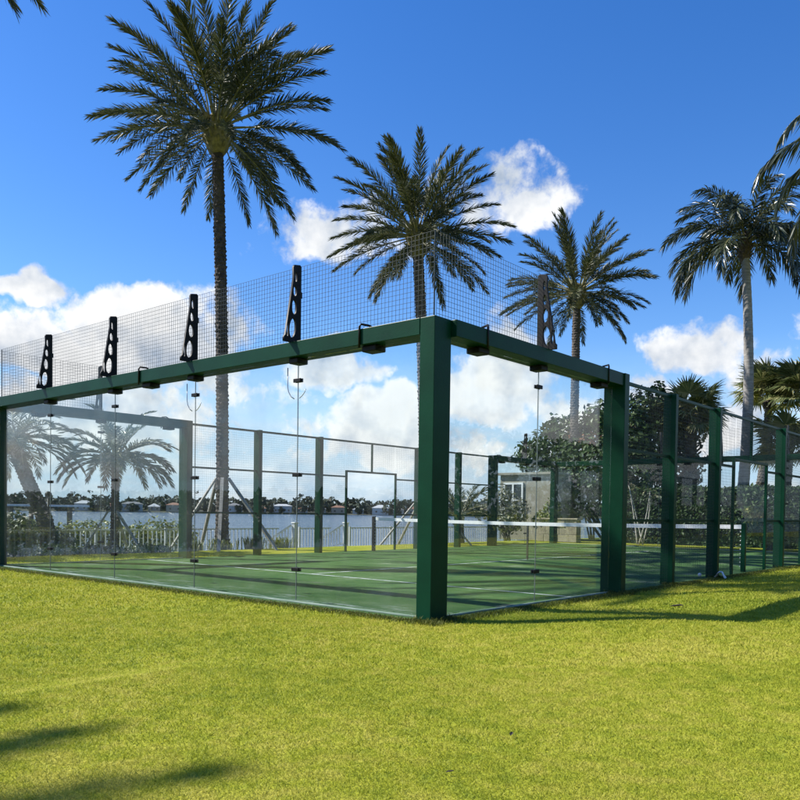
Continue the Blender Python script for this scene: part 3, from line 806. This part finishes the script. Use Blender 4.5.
bush('leafy_shrub', 'tall dark leafy shrub at the right edge behind the green fence post', 'shrub', (-.9, 22.0), [(0, 0, 1.0, .9, .8, 1.0), (.7, .2, 1.8, .8, .8, .8), (1.7, .3, 1.2, 1.0, .9, 1.2), (2.6, .2, 1.6, .9, .9, 1.0)], 'grape', .17, .6, 7, seed=8)
bush('golden_shrub', 'bright yellow green shrub in front of the beige pavilion', 'shrub', (-11.3, 21.9), [(0, 0, .95, .5, .45, .45), (.2, -.1, 1.35, .35, .3, .3), (-.4, .1, .8, .4, .4, .35)], 'yellowleaf', .13, .5, 5, seed=9)
bush('mixed_shrub', 'pale flowering shrub below the white pavilion window', 'shrub', (-12.9, 21.4), [(0, 0, .8, .7, .5, .6), (-.7, -.2, 1.3, .5, .4, .6), (.4, .1, 1.2, .5, .4, .5), (-.2, 0, 1.75, .4, .35, .4)], 'grayleaf', .13, .42, 6, seed=10)
p = root('arching_palm', (-12.2, 17.2, -.03), 'small arching palm outside the far left fence post', 'palm tree')
date_trunk(curve_path((-12.2, 17.2, -.05), (-12.2, 17.2, .9), (0, 0, 0)), .1, .09, M['datebark_pale'], p, rows_per_m=14, amp=.02, flare=.04)
crown_of(p, 'crown', (-12.2, 17.2, 1.05), 'young', 1.75, M['datelight'], 24, 14, (.13, .13, .2), 5, 84, stubs=False)

# left: shrubs by the railing
bush('dark_shrub', 'dense dark shrub with yellowish leaves at the far left beside the glass', 'shrub', (-11.9, .95), [(0, 0, .35, .5, .5, .42), (-.4, .3, .55, .5, .5, .4), (.3, .2, .45, .35, .35, .4), (-.9, .2, .5, .5, .5, .45)], 'midleaf', .1, .6, 5, seed=11)
bush('palm_base_shrub', 'dark shrub wrapped round the foot of the leaning palm', 'shrub', (-13.35, 2.75), [(0, 0, .1, .3, .3, .45), (-.3, .3, .15, .35, .3, .4)], 'midleaf', .09, .55, 4, seed=12)
bush('sunlit_hedge_shrub', 'yellow green bush mass outside the railing behind the small pale palm', 'shrub', (-16.9, 5.4), [(k * .05, -2.4 + k * .75, .18 + .1 * math.sin(k * 2.2), .6, .6, .5) for k in range(8)], 'yellowleaf', .12, .42, 8, seed=13)
for k, (x, y) in enumerate(((-12.55, 2.3), (-12.7, 3.3), (-12.6, 4.5))):
    bush('border_plant', ('low green border plant nearest the leaning palm', 'low green border plant between the leaning and the small palm', 'low green border plant in front of the small pale palm')[k], 'plant',
         (x, y), [(0, 0, .05, .4, .4, .15), (.1, .45, .04, .35, .35, .12)], 'midleaf', .09, .5, 3, 'low border plants by the railing', 20 + k)
def tuft(name, label, spots, n, h, mat, seed, group):
    rnd = random.Random(seed)
    for i, (x, y) in enumerate(spots):
        z = float(ground_z(x, y)) - .02; m = MB()
        for k in range(n):
            az = rnd.uniform(0, 6.28); q = Vector((x + rnd.gauss(0, .16), y + rnd.gauss(0, .16), z)); l = h * rnd.uniform(.5, 1.1)
            d = Vector((math.cos(az), math.sin(az), 0)); sd = Vector((-d.y, d.x, 0)) * .014; o = rnd.uniform(.1, .6) * l
            m.add([q - sd, q + sd, q + d * o * .4 + sd + Vector((0, 0, l * .7)), q + d * o * .4 - sd + Vector((0, 0, l * .7)), q + d * o + Vector((0, 0, l * .9))], [(0, 1, 2, 3), (3, 2, 4)])
        tag(m.build(name, M[mat], org=(x, y, z)), label[i], 'plant', group)
tuft('grass_tuft', ['yellow green grass clump under the slanted strut left of the left glass post', 'yellow green grass clump right behind the left glass post', 'yellow green grass clump at the left foot of the tallest date palm', 'yellow green grass clump at the right foot of the tallest date palm', 'yellow green grass clump between the tallest palm and the stair rails'],
     [(-13.2, 5.3), (-13.0, 6.3), (-12.9, 7.1), (-12.8, 8.1), (-12.9, 9.3)], 120, .42, 'yellowleaf', 3, 'grass clumps by the railing')

# ------------------------------------------------------------------ seawall, railing, stair rails
MB().box(-15.0, -14.2, -40, 60, -2.6, -.44).build('seawall', M['concrete'])
tag(bpy.data.objects['seawall'], 'low concrete seawall cap along the water under the railing', 'wall')
RX, RZ0, RZ1 = -14.45, -.44, .52
r = root('railing', (RX, 10, RZ0), 'long pale gray picket railing along the water', 'railing')
gaps = [(10.6, 11.35), (12.9, 13.7)]
y = -6.0; segs = []
for a, c in ((-6, 10.55), (11.4, 12.85), (13.75, 31)):
    k = max(1, round((c - a) / 2.1)); segs += [(a + (c - a) * i / k, a + (c - a) * (i + 1) / k) for i in range(k)]
for a, c in segs:
    MB().box(RX - .03, RX + .03, a - .03, a + .03, RZ0, RZ1 + .03).build('railing_post', M['railwhite'], r)
    m = MB(); m.box(RX - .025, RX + .025, a + .031, c - .031, RZ1 - .035, RZ1); m.box(RX - .018, RX + .018, a + .031, c - .031, RZ0 + .08, RZ0 + .11)
    k = int((c - a) / .13)
    for i in range(1, k): yy = a + (c - a) * i / k; m.box(RX - .011, RX + .011, yy - .011, yy + .011, RZ0 + .111, RZ1 - .036)
    m.build('railing_panel', M['railwhite'], r)
for k, (yy, lab) in enumerate(((11.2, 'white stair railing with newel post on the left, slanting down to the water'), (13.55, 'white stair railing with newel post on the right, slanting down to the water'))):
    r = root('stair_railing', (RX, yy, RZ0), lab, 'railing', 'white stair railings going down to the dock')
    MB().box(RX - .07, RX + .07, yy - .07, yy + .07, RZ0, .66).build('newel_post', M['railwhite'], r, bevel=.01)
    MB().box(RX - .09, RX + .09, yy - .09, yy + .09, .661, .70).build('newel_cap', M['white'], r, bevel=.01)
    p0, p1 = Vector((RX - .06, yy - .1, .60)), Vector((RX - .72, yy - .66, .02))
    MB().bar(p0, p1, .07, .06).build('handrail', M['white'], r)
    MB().bar(p0 - Vector((0, 0, .62)), p1 - Vector((0, 0, .42)), .06, .05).build('bottom_rail', M['white'], r)
    m = MB()
    for i in range(1, 9):
        q = p0.lerp(p1, i / 9); m.box(q.x - .014, q.x + .014, q.y - .014, q.y + .014, q.z - (.62 - .2 * i / 9), q.z - .03)
    m.build('balusters', M['white'], r)

# pavilion, garden wall
r = root('garden_pavilion', (-12.9, 24, 0), 'small beige stucco pavilion with brown corner trim behind the far left corner', 'building')
MB().box(-14.3, -11.75, 22.9, 25.0, -.02, 2.72).build('wall', M['stucco'], r, bevel=.01)
MB().box(-14.45, -11.6, 22.75, 25.15, 2.721, 2.82).build('roof', M['stucco'], r, bevel=.01)
MB().box(-11.749, -11.62, 22.78, 22.92, -.02, 2.72).build('corner_trim', M['brownwood'], r)
w = MB()
for x0, x1, z0, z1 in ((-14.1, -14.02, .9, 2.4), (-13.2, -13.12, .9, 2.4), (-13.66, -13.58, .98, 2.32), (-14.02, -13.2, .9, .98), (-14.02, -13.2, 2.32, 2.4), (-14.02, -13.66, 1.62, 1.68), (-13.58, -13.2, 1.62, 1.68)):
    w.box(x0, x1, 22.84, 22.897, z0, z1)
f = w.build('window', M['white'], r)
MB().box(-14.02, -13.2, 22.87, 22.893, .98, 2.32).build('pane', M['windowdark'], f)
r = root('planter_wall', (-10.7, 21.7, 0), 'low tan stone planter wall behind the far glass, left of the hedge', 'wall')
m = MB(); rnd = random.Random(4)
for j in range(3):
    x = -11.6
    while x < -9.9:
        wd = rnd.uniform(.25, .5); x1 = min(x + wd, -9.85)
        m.box(x + .006, x1 - .006, 21.5 + rnd.uniform(-.02, .02), 21.85, j * .29, j * .29 + .284); x = x1
m.build('stone_course', M['stone'], r, bevel=.012)
MB().box(-11.65, -9.8, 21.44, 21.9, .872, .93).build('coping', M['stone'], r, bevel=.01)

# lamp post and boat dock on the water
r = root('lamp_post', (-18.6, 5.1, -2.2), 'slim dark lamp post with round head beyond the railing at the left', 'lamp')
MB().tube([(-18.6, 5.1, -2.2), (-18.6, 5.1, 1.35)], [.05, .03], 8).build('pole', M['black'], r, smooth=True)
MB().ball((-18.6, 5.1, 1.45), (.10, .10, .10), 12, 8).build('lamp_head', M['black'], r, smooth=True)
r = root('boat_dock', (-44, 14, -2.5), 'small roofed boat dock on pilings at the far left in the water', 'dock')
for x in (-46.5, -41.5):
    for y in (10.5, 14, 17.5): MB().tube([(x, y, -4), (x, y, 1.1)], .16, 8).build('piling', M['wood'], r, smooth=True)
MB().box(-47.2, -40.8, 9.6, 18.4, 1.1, 1.22).build('roof', M['white'], r, bevel=.02)
MB().box(-46.8, -41.2, 10, 18, -.75, -.6).build('deck', M['wood'], r)

# ------------------------------------------------------------------ far shore houses and trees
HM = {}  # house walls and roofs: whites dimmed in the colour to imitate haze
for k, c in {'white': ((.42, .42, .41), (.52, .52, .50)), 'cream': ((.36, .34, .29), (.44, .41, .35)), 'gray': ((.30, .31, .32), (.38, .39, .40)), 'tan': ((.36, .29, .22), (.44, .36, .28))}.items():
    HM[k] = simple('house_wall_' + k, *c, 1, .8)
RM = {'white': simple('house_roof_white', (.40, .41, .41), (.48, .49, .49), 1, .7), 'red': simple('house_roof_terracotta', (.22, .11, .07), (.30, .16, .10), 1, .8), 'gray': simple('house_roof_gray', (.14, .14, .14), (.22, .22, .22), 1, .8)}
def house(px_ang, rad, w, d, h, hip, wall, roof, label):
    c = polar(px_ang, rad, -.4); ang = HEAD - px_ang
    ca, sa = math.cos(ang), math.sin(ang)
    T = lambda x, y, z: (c.x + x * ca - y * sa, c.y + x * sa + y * ca, c.z + z)
    r = root('shore_house', c, label, 'house', 'houses on the far shore')
    def tbox(x0, x1, y0, y1, z0, z1):
        m = MB().box(x0, x1, y0, y1, z0, z1); m.v = [T(*p) for p in m.v]; return m
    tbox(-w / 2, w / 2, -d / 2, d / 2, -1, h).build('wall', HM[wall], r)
    m = MB(); o = .6
    m.add([T(-w / 2 - o, -d / 2 - o, h), T(w / 2 + o, -d / 2 - o, h), T(w / 2 + o, d / 2 + o, h), T(-w / 2 - o, d / 2 + o, h), T(-w / 2 + d * .4, 0, h + hip), T(w / 2 - d * .4, 0, h + hip)],
          [(3, 2, 1, 0), (0, 1, 5, 4), (1, 2, 5), (2, 3, 4, 5), (3, 0, 4)])
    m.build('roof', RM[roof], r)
    n = max(2, int(w / 4.2)); fl = 1
    for f in range(fl):
        for i in range(n):
            x = -w / 2 + w * (i + .5) / n
            tbox(x - .6, x + .6, -d / 2 - .08, -d / 2 - .01, .9, 2.3).build('window', M['windowdark'], r)
HS = [(-360, 15, 6, 'white', 'gray'), (-338, 12, 4, 'cream', 'red'), (-316, 18, 6.2, 'white', 'white'), (-290, 12, 4, 'tan', 'red'), (-268, 20, 6.5, 'white', 'gray'), (-246, 12, 4.2, 'cream', 'white'), (-226, 16, 6, 'tan', 'red'),
      (-186, 13, 4.5, 'white', 'white'), (-166, 16, 6.2, 'white', 'gray'), (-140, 12, 4, 'cream', 'red'), (-118, 20, 6.6, 'white', 'white'), (-98, 11, 4, 'white', 'red'), (-80, 12, 4.4, 'cream', 'gray'), (-62, 15, 6, 'tan', 'red'),
      (-42, 12, 4.2, 'white', 'white'), (-20, 17, 6, 'white', 'white'), (-2, 12, 4.5, 'white', 'gray'), (14, 14, 5.5, 'cream', 'red'), (68, 13, 4.5, 'white', 'gray'), (92, 16, 6, 'cream', 'red')]
LB = ['white house with gray roof at the left end of the far shore', 'low cream house with red roof, second from the left on the far shore', 'wide white house with white roof behind the leaning palm on the far shore',
      'low tan house with red roof on the far shore left of the small palm', 'large white house with gray roof on the far shore behind the small palm', 'low cream house with white roof on the far shore just right of the small palm',
      'tan house with red roof on far shore, left of the left glass post', 'low white house with white roof on the far shore left of the tallest palm trunk', 'white house with gray roof, far shore, right of the tallest palm trunk',
      'low cream house with red roof on the far shore above the palm braces', 'large white house with white roof on the far shore above the left stair railing', 'low white house with red roof, far shore, above the gap between the stair railings',
      'low cream house with gray roof on the far shore above the right stair railing', 'tan house with red roof on the far shore just left of the gate frame', 'low white house with white roof, far shore, at the gate frame left side',
      'white villa with white roof framed by the gate opening on the far shore', 'low white house with gray roof, far shore, at the gate frame right side', 'cream house with red roof on the far shore left of the front corner post',
      'low white house with gray roof on the far shore right of the front corner post', 'cream house with red roof at the right end of the visible far shore']
rnd = random.Random(12)
for (px, w, h, wl, rf), lab in zip(HS, LB):
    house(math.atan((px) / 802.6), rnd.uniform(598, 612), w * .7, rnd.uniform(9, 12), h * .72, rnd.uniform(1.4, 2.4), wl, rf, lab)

def far_trees():
    rnd = np.random.default_rng(5); vs = []; fs = []
    def leaf(c, s):
        o = len(vs); n = rnd.normal(size=3); n /= np.linalg.norm(n); t = np.cross(n, rnd.normal(size=3)); t /= np.linalg.norm(t); u = np.cross(n, t)
        vs.extend([tuple(c - t * s - u * s * .6), tuple(c + t * s - u * s * .5), tuple(c + t * s * .8 + u * s * .6), tuple(c - t * s * .7 + u * s * .7)]); fs.append((o, o + 1, o + 2, o + 3))
    for k in range(1150):
        ang = R(-114 + 156 * k / 1150) + rnd.normal() * .002
        rad = rnd.uniform(612, 690) if rnd.random() < .80 else rnd.uniform(590, 600)
        big = .55 + .45 * math.sin(ang * 9) * math.sin(ang * 23 + 1)
        h = (rnd.uniform(5, 10) + 6.5 * max(0, big) * rnd.random()) * (.45 if rad < 607 else 1)
        c = np.array(polar(ang, rad, 0)); w = h * rnd.uniform(.35, .6)
        for _ in range(int(30 + h * 3)):
            d = rnd.normal(size=3); d /= np.linalg.norm(d); d *= rnd.uniform(.5, 1) ** .5
            leaf(c + np.array((d[0] * w, d[1] * w, h * .46 + d[2] * h * .54)), rnd.uniform(.9, 1.8))
    for k in range(34):                                # slim tall palms above the tree line
        ang = R(-60 + 90 * k / 34) + rnd.normal() * .012; c = np.array(polar(ang, rnd.uniform(600, 640), 0)); h = rnd.uniform(9, 14)
        for j in range(6): leaf(c + np.array((0, 0, h * j / 6)), .55)
        for j in range(22):
            d = rnd.normal(size=3); d /= np.linalg.norm(d); leaf(c + np.array((d[0] * 1.7, d[1] * 1.7, h + d[2] * .9)), .55)
    m = MB(); m.v = vs; m.f = fs; m.mi = [0] * len(fs)
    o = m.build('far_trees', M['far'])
    tag(o, 'dark band of distant trees and palms along the far shore', 'trees', kind='stuff')
far_trees()

# ------------------------------------------------------------------ grass
def grass():
    rng = np.random.default_rng(3)
    parts = []
    ch, sh = math.cos(HEAD), math.sin(HEAD)
    for z0, z1, dens, wd, ht in ((2.2, 3.6, 20000, .0027, .019), (3.6, 5.5, 11000, .0036, .021), (5.5, 8.5, 5000, .0055, .024), (8.5, 13, 1900, .009, .028), (13, 19, 700, .014, .032)):
        area = (z1 - z0) * (z1 + z0) * .60
        n = int(area * dens)
        Z = np.sqrt(rng.uniform(z0 * z0, z1 * z1, n)); U = rng.uniform(-.62, .62, n) * Z
        x = CAM.x - sh * Z + ch * U; y = CAM.y + ch * Z + sh * U
        ok = ~((x > -10.14) & (x < .05) & (y > -.15) & (y < 20.3)) & (x > -14.0)
        x, y = x[ok], y[ok]; n = len(x)
        a = rng.uniform(0, 2 * np.pi, n); h = ht * rng.uniform(.45, 1.25, n); w = wd * rng.uniform(.6, 1.2, n)
        lean = rng.uniform(.2, 1.5, n) * h; b = rng.uniform(0, 2 * np.pi, n)
        z = ground_z(x, y) - .004
        ca, sa = np.cos(a) * w / 2, np.sin(a) * w / 2
        lx, ly = np.cos(b) * lean, np.sin(b) * lean
        v = np.empty((n, 5, 3))
        v[:, 0] = np.stack([x - ca, y - sa, z], 1); v[:, 1] = np.stack([x + ca, y + sa, z], 1)
        v[:, 2] = np.stack([x + lx * .35 + ca * .8, y + ly * .35 + sa * .8, z + h * .62], 1); v[:, 3] = np.stack([x + lx * .35 - ca * .8, y + ly * .35 - sa * .8, z + h * .62], 1)
        v[:, 4] = np.stack([x + lx, y + ly, z + h * .92], 1)
        parts.append(v)
    V = np.concatenate(parts); n = len(V)
    idx = np.arange(n)[:, None] * 5
    loops = np.concatenate([idx + np.array([0, 1, 2, 3]), idx + np.array([3, 2, 4])], 1).astype(np.int32).ravel()
    me = bpy.data.meshes.new('grass'); me.vertices.add(n * 5); me.vertices.foreach_set('co', V.astype(np.float32).ravel())
    me.loops.add(n * 7); me.loops.foreach_set('vertex_index', loops)
    me.polygons.add(n * 2)
    st = (np.arange(n)[:, None] * 7 + np.array([0, 4])).astype(np.int32).ravel()
    me.polygons.foreach_set('loop_start', st)
    me.polygons.foreach_set('loop_total', np.tile(np.array([4, 3], np.int32), n))
    me.materials.append(M['blade']); me.update(calc_edges=True)
    o = bpy.data.objects.new('grass', me); COL.objects.link(o)
    tag(o, 'short mown grass blades covering the lawn', 'grass', kind='stuff')
grass()
M['longgrass'] = leafmat('long_grass', [(.05, .075, .012), (.10, .125, .018), (.17, .17, .03)], .6, .3, .25)
def long_grass():
    rnd = random.Random(9); m = MB()
    def blade(x, y, h):
        z = float(ground_z(x, y)) - .01; a = rnd.uniform(0, 6.28); d = Vector((math.cos(a), math.sin(a), 0)); sd = Vector((-d.y, d.x, 0)) * .003
        q = Vector((x, y, z)); o = h * rnd.uniform(.2, .8)
        m.add([q - sd, q + sd, q + d * o * .35 + sd + Vector((0, 0, h * .65)), q + d * o * .35 - sd + Vector((0, 0, h * .65)), q + d * o + Vector((0, 0, h * .95))], [(0, 1, 2, 3), (3, 2, 4)])
    for _ in range(17000): blade(rnd.uniform(-10.3, .3), -.14 - abs(rnd.gauss(0, .10)), rnd.uniform(.025, .055))
    for _ in range(20000): blade(.075 + abs(rnd.gauss(0, .10)), rnd.uniform(-.3, 16.5), rnd.uniform(.025, .06))
    for px, py, rx, ry in ((.02, 0, .14, .18), (.04, 4.0, .22, .1), (0, 6, .12, .08), (0, 8, .12, .08), (0, 12, .12, .08)):
        for _ in range(420):
            a = rnd.uniform(0, 6.28); k = 1.05 + abs(rnd.gauss(0, .22)); x, y = px + rx * k * math.cos(a), py + ry * k * math.sin(a)
            if x > -.05 or y < -.14: blade(x, y, rnd.uniform(.03, .09))
    tag(m.build('long_grass', M['longgrass']), 'longer dark grass left unmown along the foot of the court walls', 'grass', kind='stuff')
long_grass()

# ------------------------------------------------------------------ sky, sun, camera
SUN_EL, SUN_ROT = R(43.6), R(239.0)
w = bpy.data.worlds.new('World'); S.world = w; w.use_nodes = True
nt = w.node_tree; bg = nt.nodes['Background']
def nd(t, **k):
    n = nt.nodes.new(t)
    for a, v in k.items(): setattr(n, a, v)
    return n
def mth(op, a, b_=None, c=None, clamp=False):
    n = nd('ShaderNodeMath', operation=op, use_clamp=clamp)
    for i, v in enumerate((a, b_, c)):
        if v is None: continue
        if isinstance(v, (int, float)): n.inputs[i].default_value = v
        else: nt.links.new(v, n.inputs[i])
    return n.outputs[0]
def vec(op, a, b_, scale=None):
    n = nd('ShaderNodeVectorMath', operation=op)
    for i, v in enumerate((a, b_)):
        if v is None: continue
        if hasattr(v, 'links'): nt.links.new(v, n.inputs[i])
        else: n.inputs[i].default_value = v
    if scale is not None: n.inputs['Scale'].default_value = scale
    return n
sky = nd('ShaderNodeTexSky'); sky.sky_type = 'NISHITA'; sky.sun_disc = False
sky.sun_elevation, sky.sun_rotation = SUN_EL, SUN_ROT
sky.air_density, sky.dust_density, sky.ozone_density = 1.0, .2, 2.8
SKY = .115
tc = nd('ShaderNodeTexCoord'); D = tc.outputs['Generated']
def nz(v, scale, detail, rough, out='Fac'):
    n = nd('ShaderNodeTexNoise'); n.inputs['Scale'].default_value = scale; n.inputs['Detail'].default_value = detail; n.inputs['Roughness'].default_value = rough
    nt.links.new(v, n.inputs['Vector']); return n.outputs[out]
wn = vec('SUBTRACT', nz(D, 14, 3, .55, 'Color'), (.5, .5, .5))
wv = vec('SCALE', wn.outputs[0], None, .075)
DW = vec('ADD', D, wv.outputs[0]).outputs[0]
sunv = Vector((math.sin(SUN_ROT) * math.cos(SUN_EL), math.cos(SUN_ROT) * math.cos(SUN_EL), math.sin(SUN_EL)))
CL = [(-32.6, 20.9, .066, .045, 1.0), (-44.9, 18.6, .066, .034, .55), (-46.3, 18.0, .030, .020, .70), (-65.6, 13.8, .035, .021, .95), (-64.7, 10.0, .076, .032, .9), (-58.8, 12.2, .070, .036, .95),
      (-53.6, 11.9, .069, .034, .8), (-56.9, 9.9, .146, .037, .8), (-45.2, 10.0, .056, .028, .9), (-42.1, 5.9, .062, .040, .95), (-48.4, 5.7, .061, .024, .5), (-34.4, 9.2, .060, .058, .85), (-36.6, 4.5, .075, .035, .6),
      (-20.6, 10.8, .049, .027, .72), (-15.7, 9.3, .045, .020, .6), (-23.0, 8.1, .045, .018, .6), (-51.2, 8.0, .071, .030, .6), (-52.5, 4.8, .13, .034, .6), (-61.0, 5.8, .13, .046, .75), (-27.3, 5.2, .07, .048, .5),
      (-18.3, 5.7, .095, .045, .55), (-11.0, 11.5, .055, .041, .8), (-71.4, 10.6, .072, .061, .9)]
mask = None; vpos = None
for az, el, sx, sy, amp in CL:
    az, el = R(az), R(el)
    c = Vector((math.sin(az) * math.cos(el), math.cos(az) * math.cos(el), math.sin(el)))
    t = c.cross(Vector((0, 0, 1))).normalized(); u = t.cross(c)
    du = vec('DOT_PRODUCT', DW, tuple(t / (sx * 1.42))).outputs['Value']
    dv = vec('DOT_PRODUCT', DW, tuple(u / (sy * 1.42))).outputs['Value']
    dv2 = mth('MAXIMUM', dv, mth('MULTIPLY', dv, -1.35))
    r2 = mth('MULTIPLY_ADD', du, du, mth('MULTIPLY', dv2, dv2))
    val = mth('MULTIPLY_ADD', r2, -amp, amp)
    mask = val if mask is None else mth('MAXIMUM', mask, val)
# clouds all round the rest of the sky
sp = nd('ShaderNodeSeparateXYZ'); nt.links.new(D, sp.inputs[0])
zc = mth('ADD', mth('MAXIMUM', sp.outputs[2], 0.0), .22)
pl = nd('ShaderNodeCombineXYZ'); nt.links.new(mth('DIVIDE', sp.outputs[0], zc), pl.inputs[0]); nt.links.new(mth('DIVIDE', sp.outputs[1], zc), pl.inputs[1])
gen = nz(pl.outputs[0], 1.1, 2, .5)
view = vec('DOT_PRODUCT', D, (-math.sin(HEAD), math.cos(HEAD), 0)).outputs['Value']
away = mth('SUBTRACT', .66, view)                                   # the open sky beside and behind
awm = mth('MULTIPLY', away, 5.0, clamp=True)
low = mth('SUBTRACT', 1.0, mth('MULTIPLY', sp.outputs[2], 2.2), clamp=True)
genm = mth('ADD', mth('MULTIPLY', mth('MULTIPLY_ADD', gen, 5.0, -1.3), mth('MULTIPLY', awm, low)), -.6)
mask = mth('MAXIMUM', mask, genm)
fb = nz(D, 9, 6, .62)
fine = nz(DW, 26, 5, .6)
dens = mth('ADD', mth('ADD', mask, .10), mth('ADD', mth('MULTIPLY_ADD', fb, 2.5, -1.27), mth('MULTIPLY_ADD', fine, 1.1, -.55)))
cov = nd('ShaderNodeMapRange', interpolation_type='SMOOTHSTEP'); cov.inputs[1].default_value = .16; cov.inputs[2].default_value = .66
nt.links.new(dens, cov.inputs[0])
# low haze and thin layers near the horizon
hz = nd('ShaderNodeMapRange', interpolation_type='SMOOTHSTEP'); hz.inputs[1].default_value = .21; hz.inputs[2].default_value = 0.0
nt.links.new(sp.outputs[2], hz.inputs[0])
st = nd('ShaderNodeMapping'); st.inputs['Scale'].default_value = (1, 1, 4.5); nt.links.new(D, st.inputs[0])
thin = nz(st.outputs[0], 7, 5, .6)
lay = mth('MULTIPLY', hz.outputs[0], mth('MULTIPLY_ADD', thin, 3.0, -.80, clamp=True))
cover = mth('MAXIMUM', cov.outputs[0], mth('MULTIPLY', lay, .80))
# lit side and grey underside, from the same noise sampled a little way towards the sun
up = vec('ADD', D, tuple(sunv * .03 + Vector((0, 0, .02)))).outputs[0]
fb2 = nz(up, 9, 4, .62)
rel = mth('MULTIPLY_ADD', mth('SUBTRACT', fb, fb2), 3.4, .66, clamp=True)
thick = nd('ShaderNodeMapRange'); thick.inputs[1].default_value = .5; thick.inputs[2].default_value = 1.5; thick.inputs[3].default_value = 1; thick.inputs[4].default_value = .86
nt.links.new(dens, thick.inputs[0])
cc = nd('ShaderNodeMix', data_type='RGBA'); nt.links.new(rel, cc.inputs[0])
cc.inputs[6].default_value = (.38, .46, .58, 1); cc.inputs[7].default_value = (.93, .94, .95, 1)
c2 = vec('SCALE', cc.outputs[2], None); nt.links.new(thick.outputs[0], c2.inputs['Scale'])
skyc = nd('ShaderNodeHueSaturation'); skyc.inputs['Saturation'].default_value = 1.34; skyc.inputs['Hue'].default_value = .512; nt.links.new(sky.outputs[0], skyc.inputs['Color'])
sk = vec('SCALE', skyc.outputs[0], None, SKY)
CLOUD = .70
cl = vec('SCALE', c2.outputs[0], None, CLOUD)
hm = nd('ShaderNodeMix', data_type='RGBA'); nt.links.new(mth('MULTIPLY', hz.outputs[0], .9), hm.inputs[0]); nt.links.new(sk.outputs[0], hm.inputs[6]); hm.inputs[7].default_value = (.24, .40, .60, 1)
fin = nd('ShaderNodeMix', data_type='RGBA'); nt.links.new(cover, fin.inputs[0]); nt.links.new(hm.outputs[2], fin.inputs[6]); nt.links.new(cl.outputs[0], fin.inputs[7])
nt.links.new(fin.outputs[2], bg.inputs[0]); bg.inputs[1].default_value = 1.0

L = bpy.data.lights.new('sun', 'SUN'); L.energy = 5.0; L.angle = R(.53); L.color = (1, .955, .88)
lo = bpy.data.objects.new('sun', L); COL.objects.link(lo)
lo.rotation_euler = sunv.to_track_quat('Z', 'Y').to_euler()

cam = bpy.data.cameras.new('camera'); co = bpy.data.objects.new('camera', cam); COL.objects.link(co); S.camera = co
yaw, pit, rol = HEAD, R(-1.487), R(.811)
F = Vector((-math.sin(yaw) * math.cos(pit), math.cos(yaw) * math.cos(pit), math.sin(pit)))
Rt = Vector((math.cos(yaw), math.sin(yaw), 0)); Up = Rt.cross(F)
R2 = Rt * math.cos(rol) + Up * math.sin(rol); U2 = Up * math.cos(rol) - Rt * math.sin(rol)
mw = Matrix((R2, U2, -F)).transposed().to_4x4(); mw.translation = CAM
co.matrix_world = mw
cam.sensor_width = 36; cam.lens = 36 * 802.6 / 800; cam.shift_y = 133 / 800; cam.clip_start = .05; cam.clip_end = 6000

S.view_settings.view_transform = 'Standard'; S.view_settings.look = 'None'; S.view_settings.exposure = .75; S.view_settings.gamma = 1
S.view_settings.use_curve_mapping = False
S.cycles.max_bounces = 8; S.cycles.diffuse_bounces = 2; S.cycles.glossy_bounces = 4; S.cycles.transmission_bounces = 4
S.cycles.transparent_max_bounces = 40
S.cycles.use_denoising = True
S.cycles.caustics_reflective = False; S.cycles.caustics_refractive = False
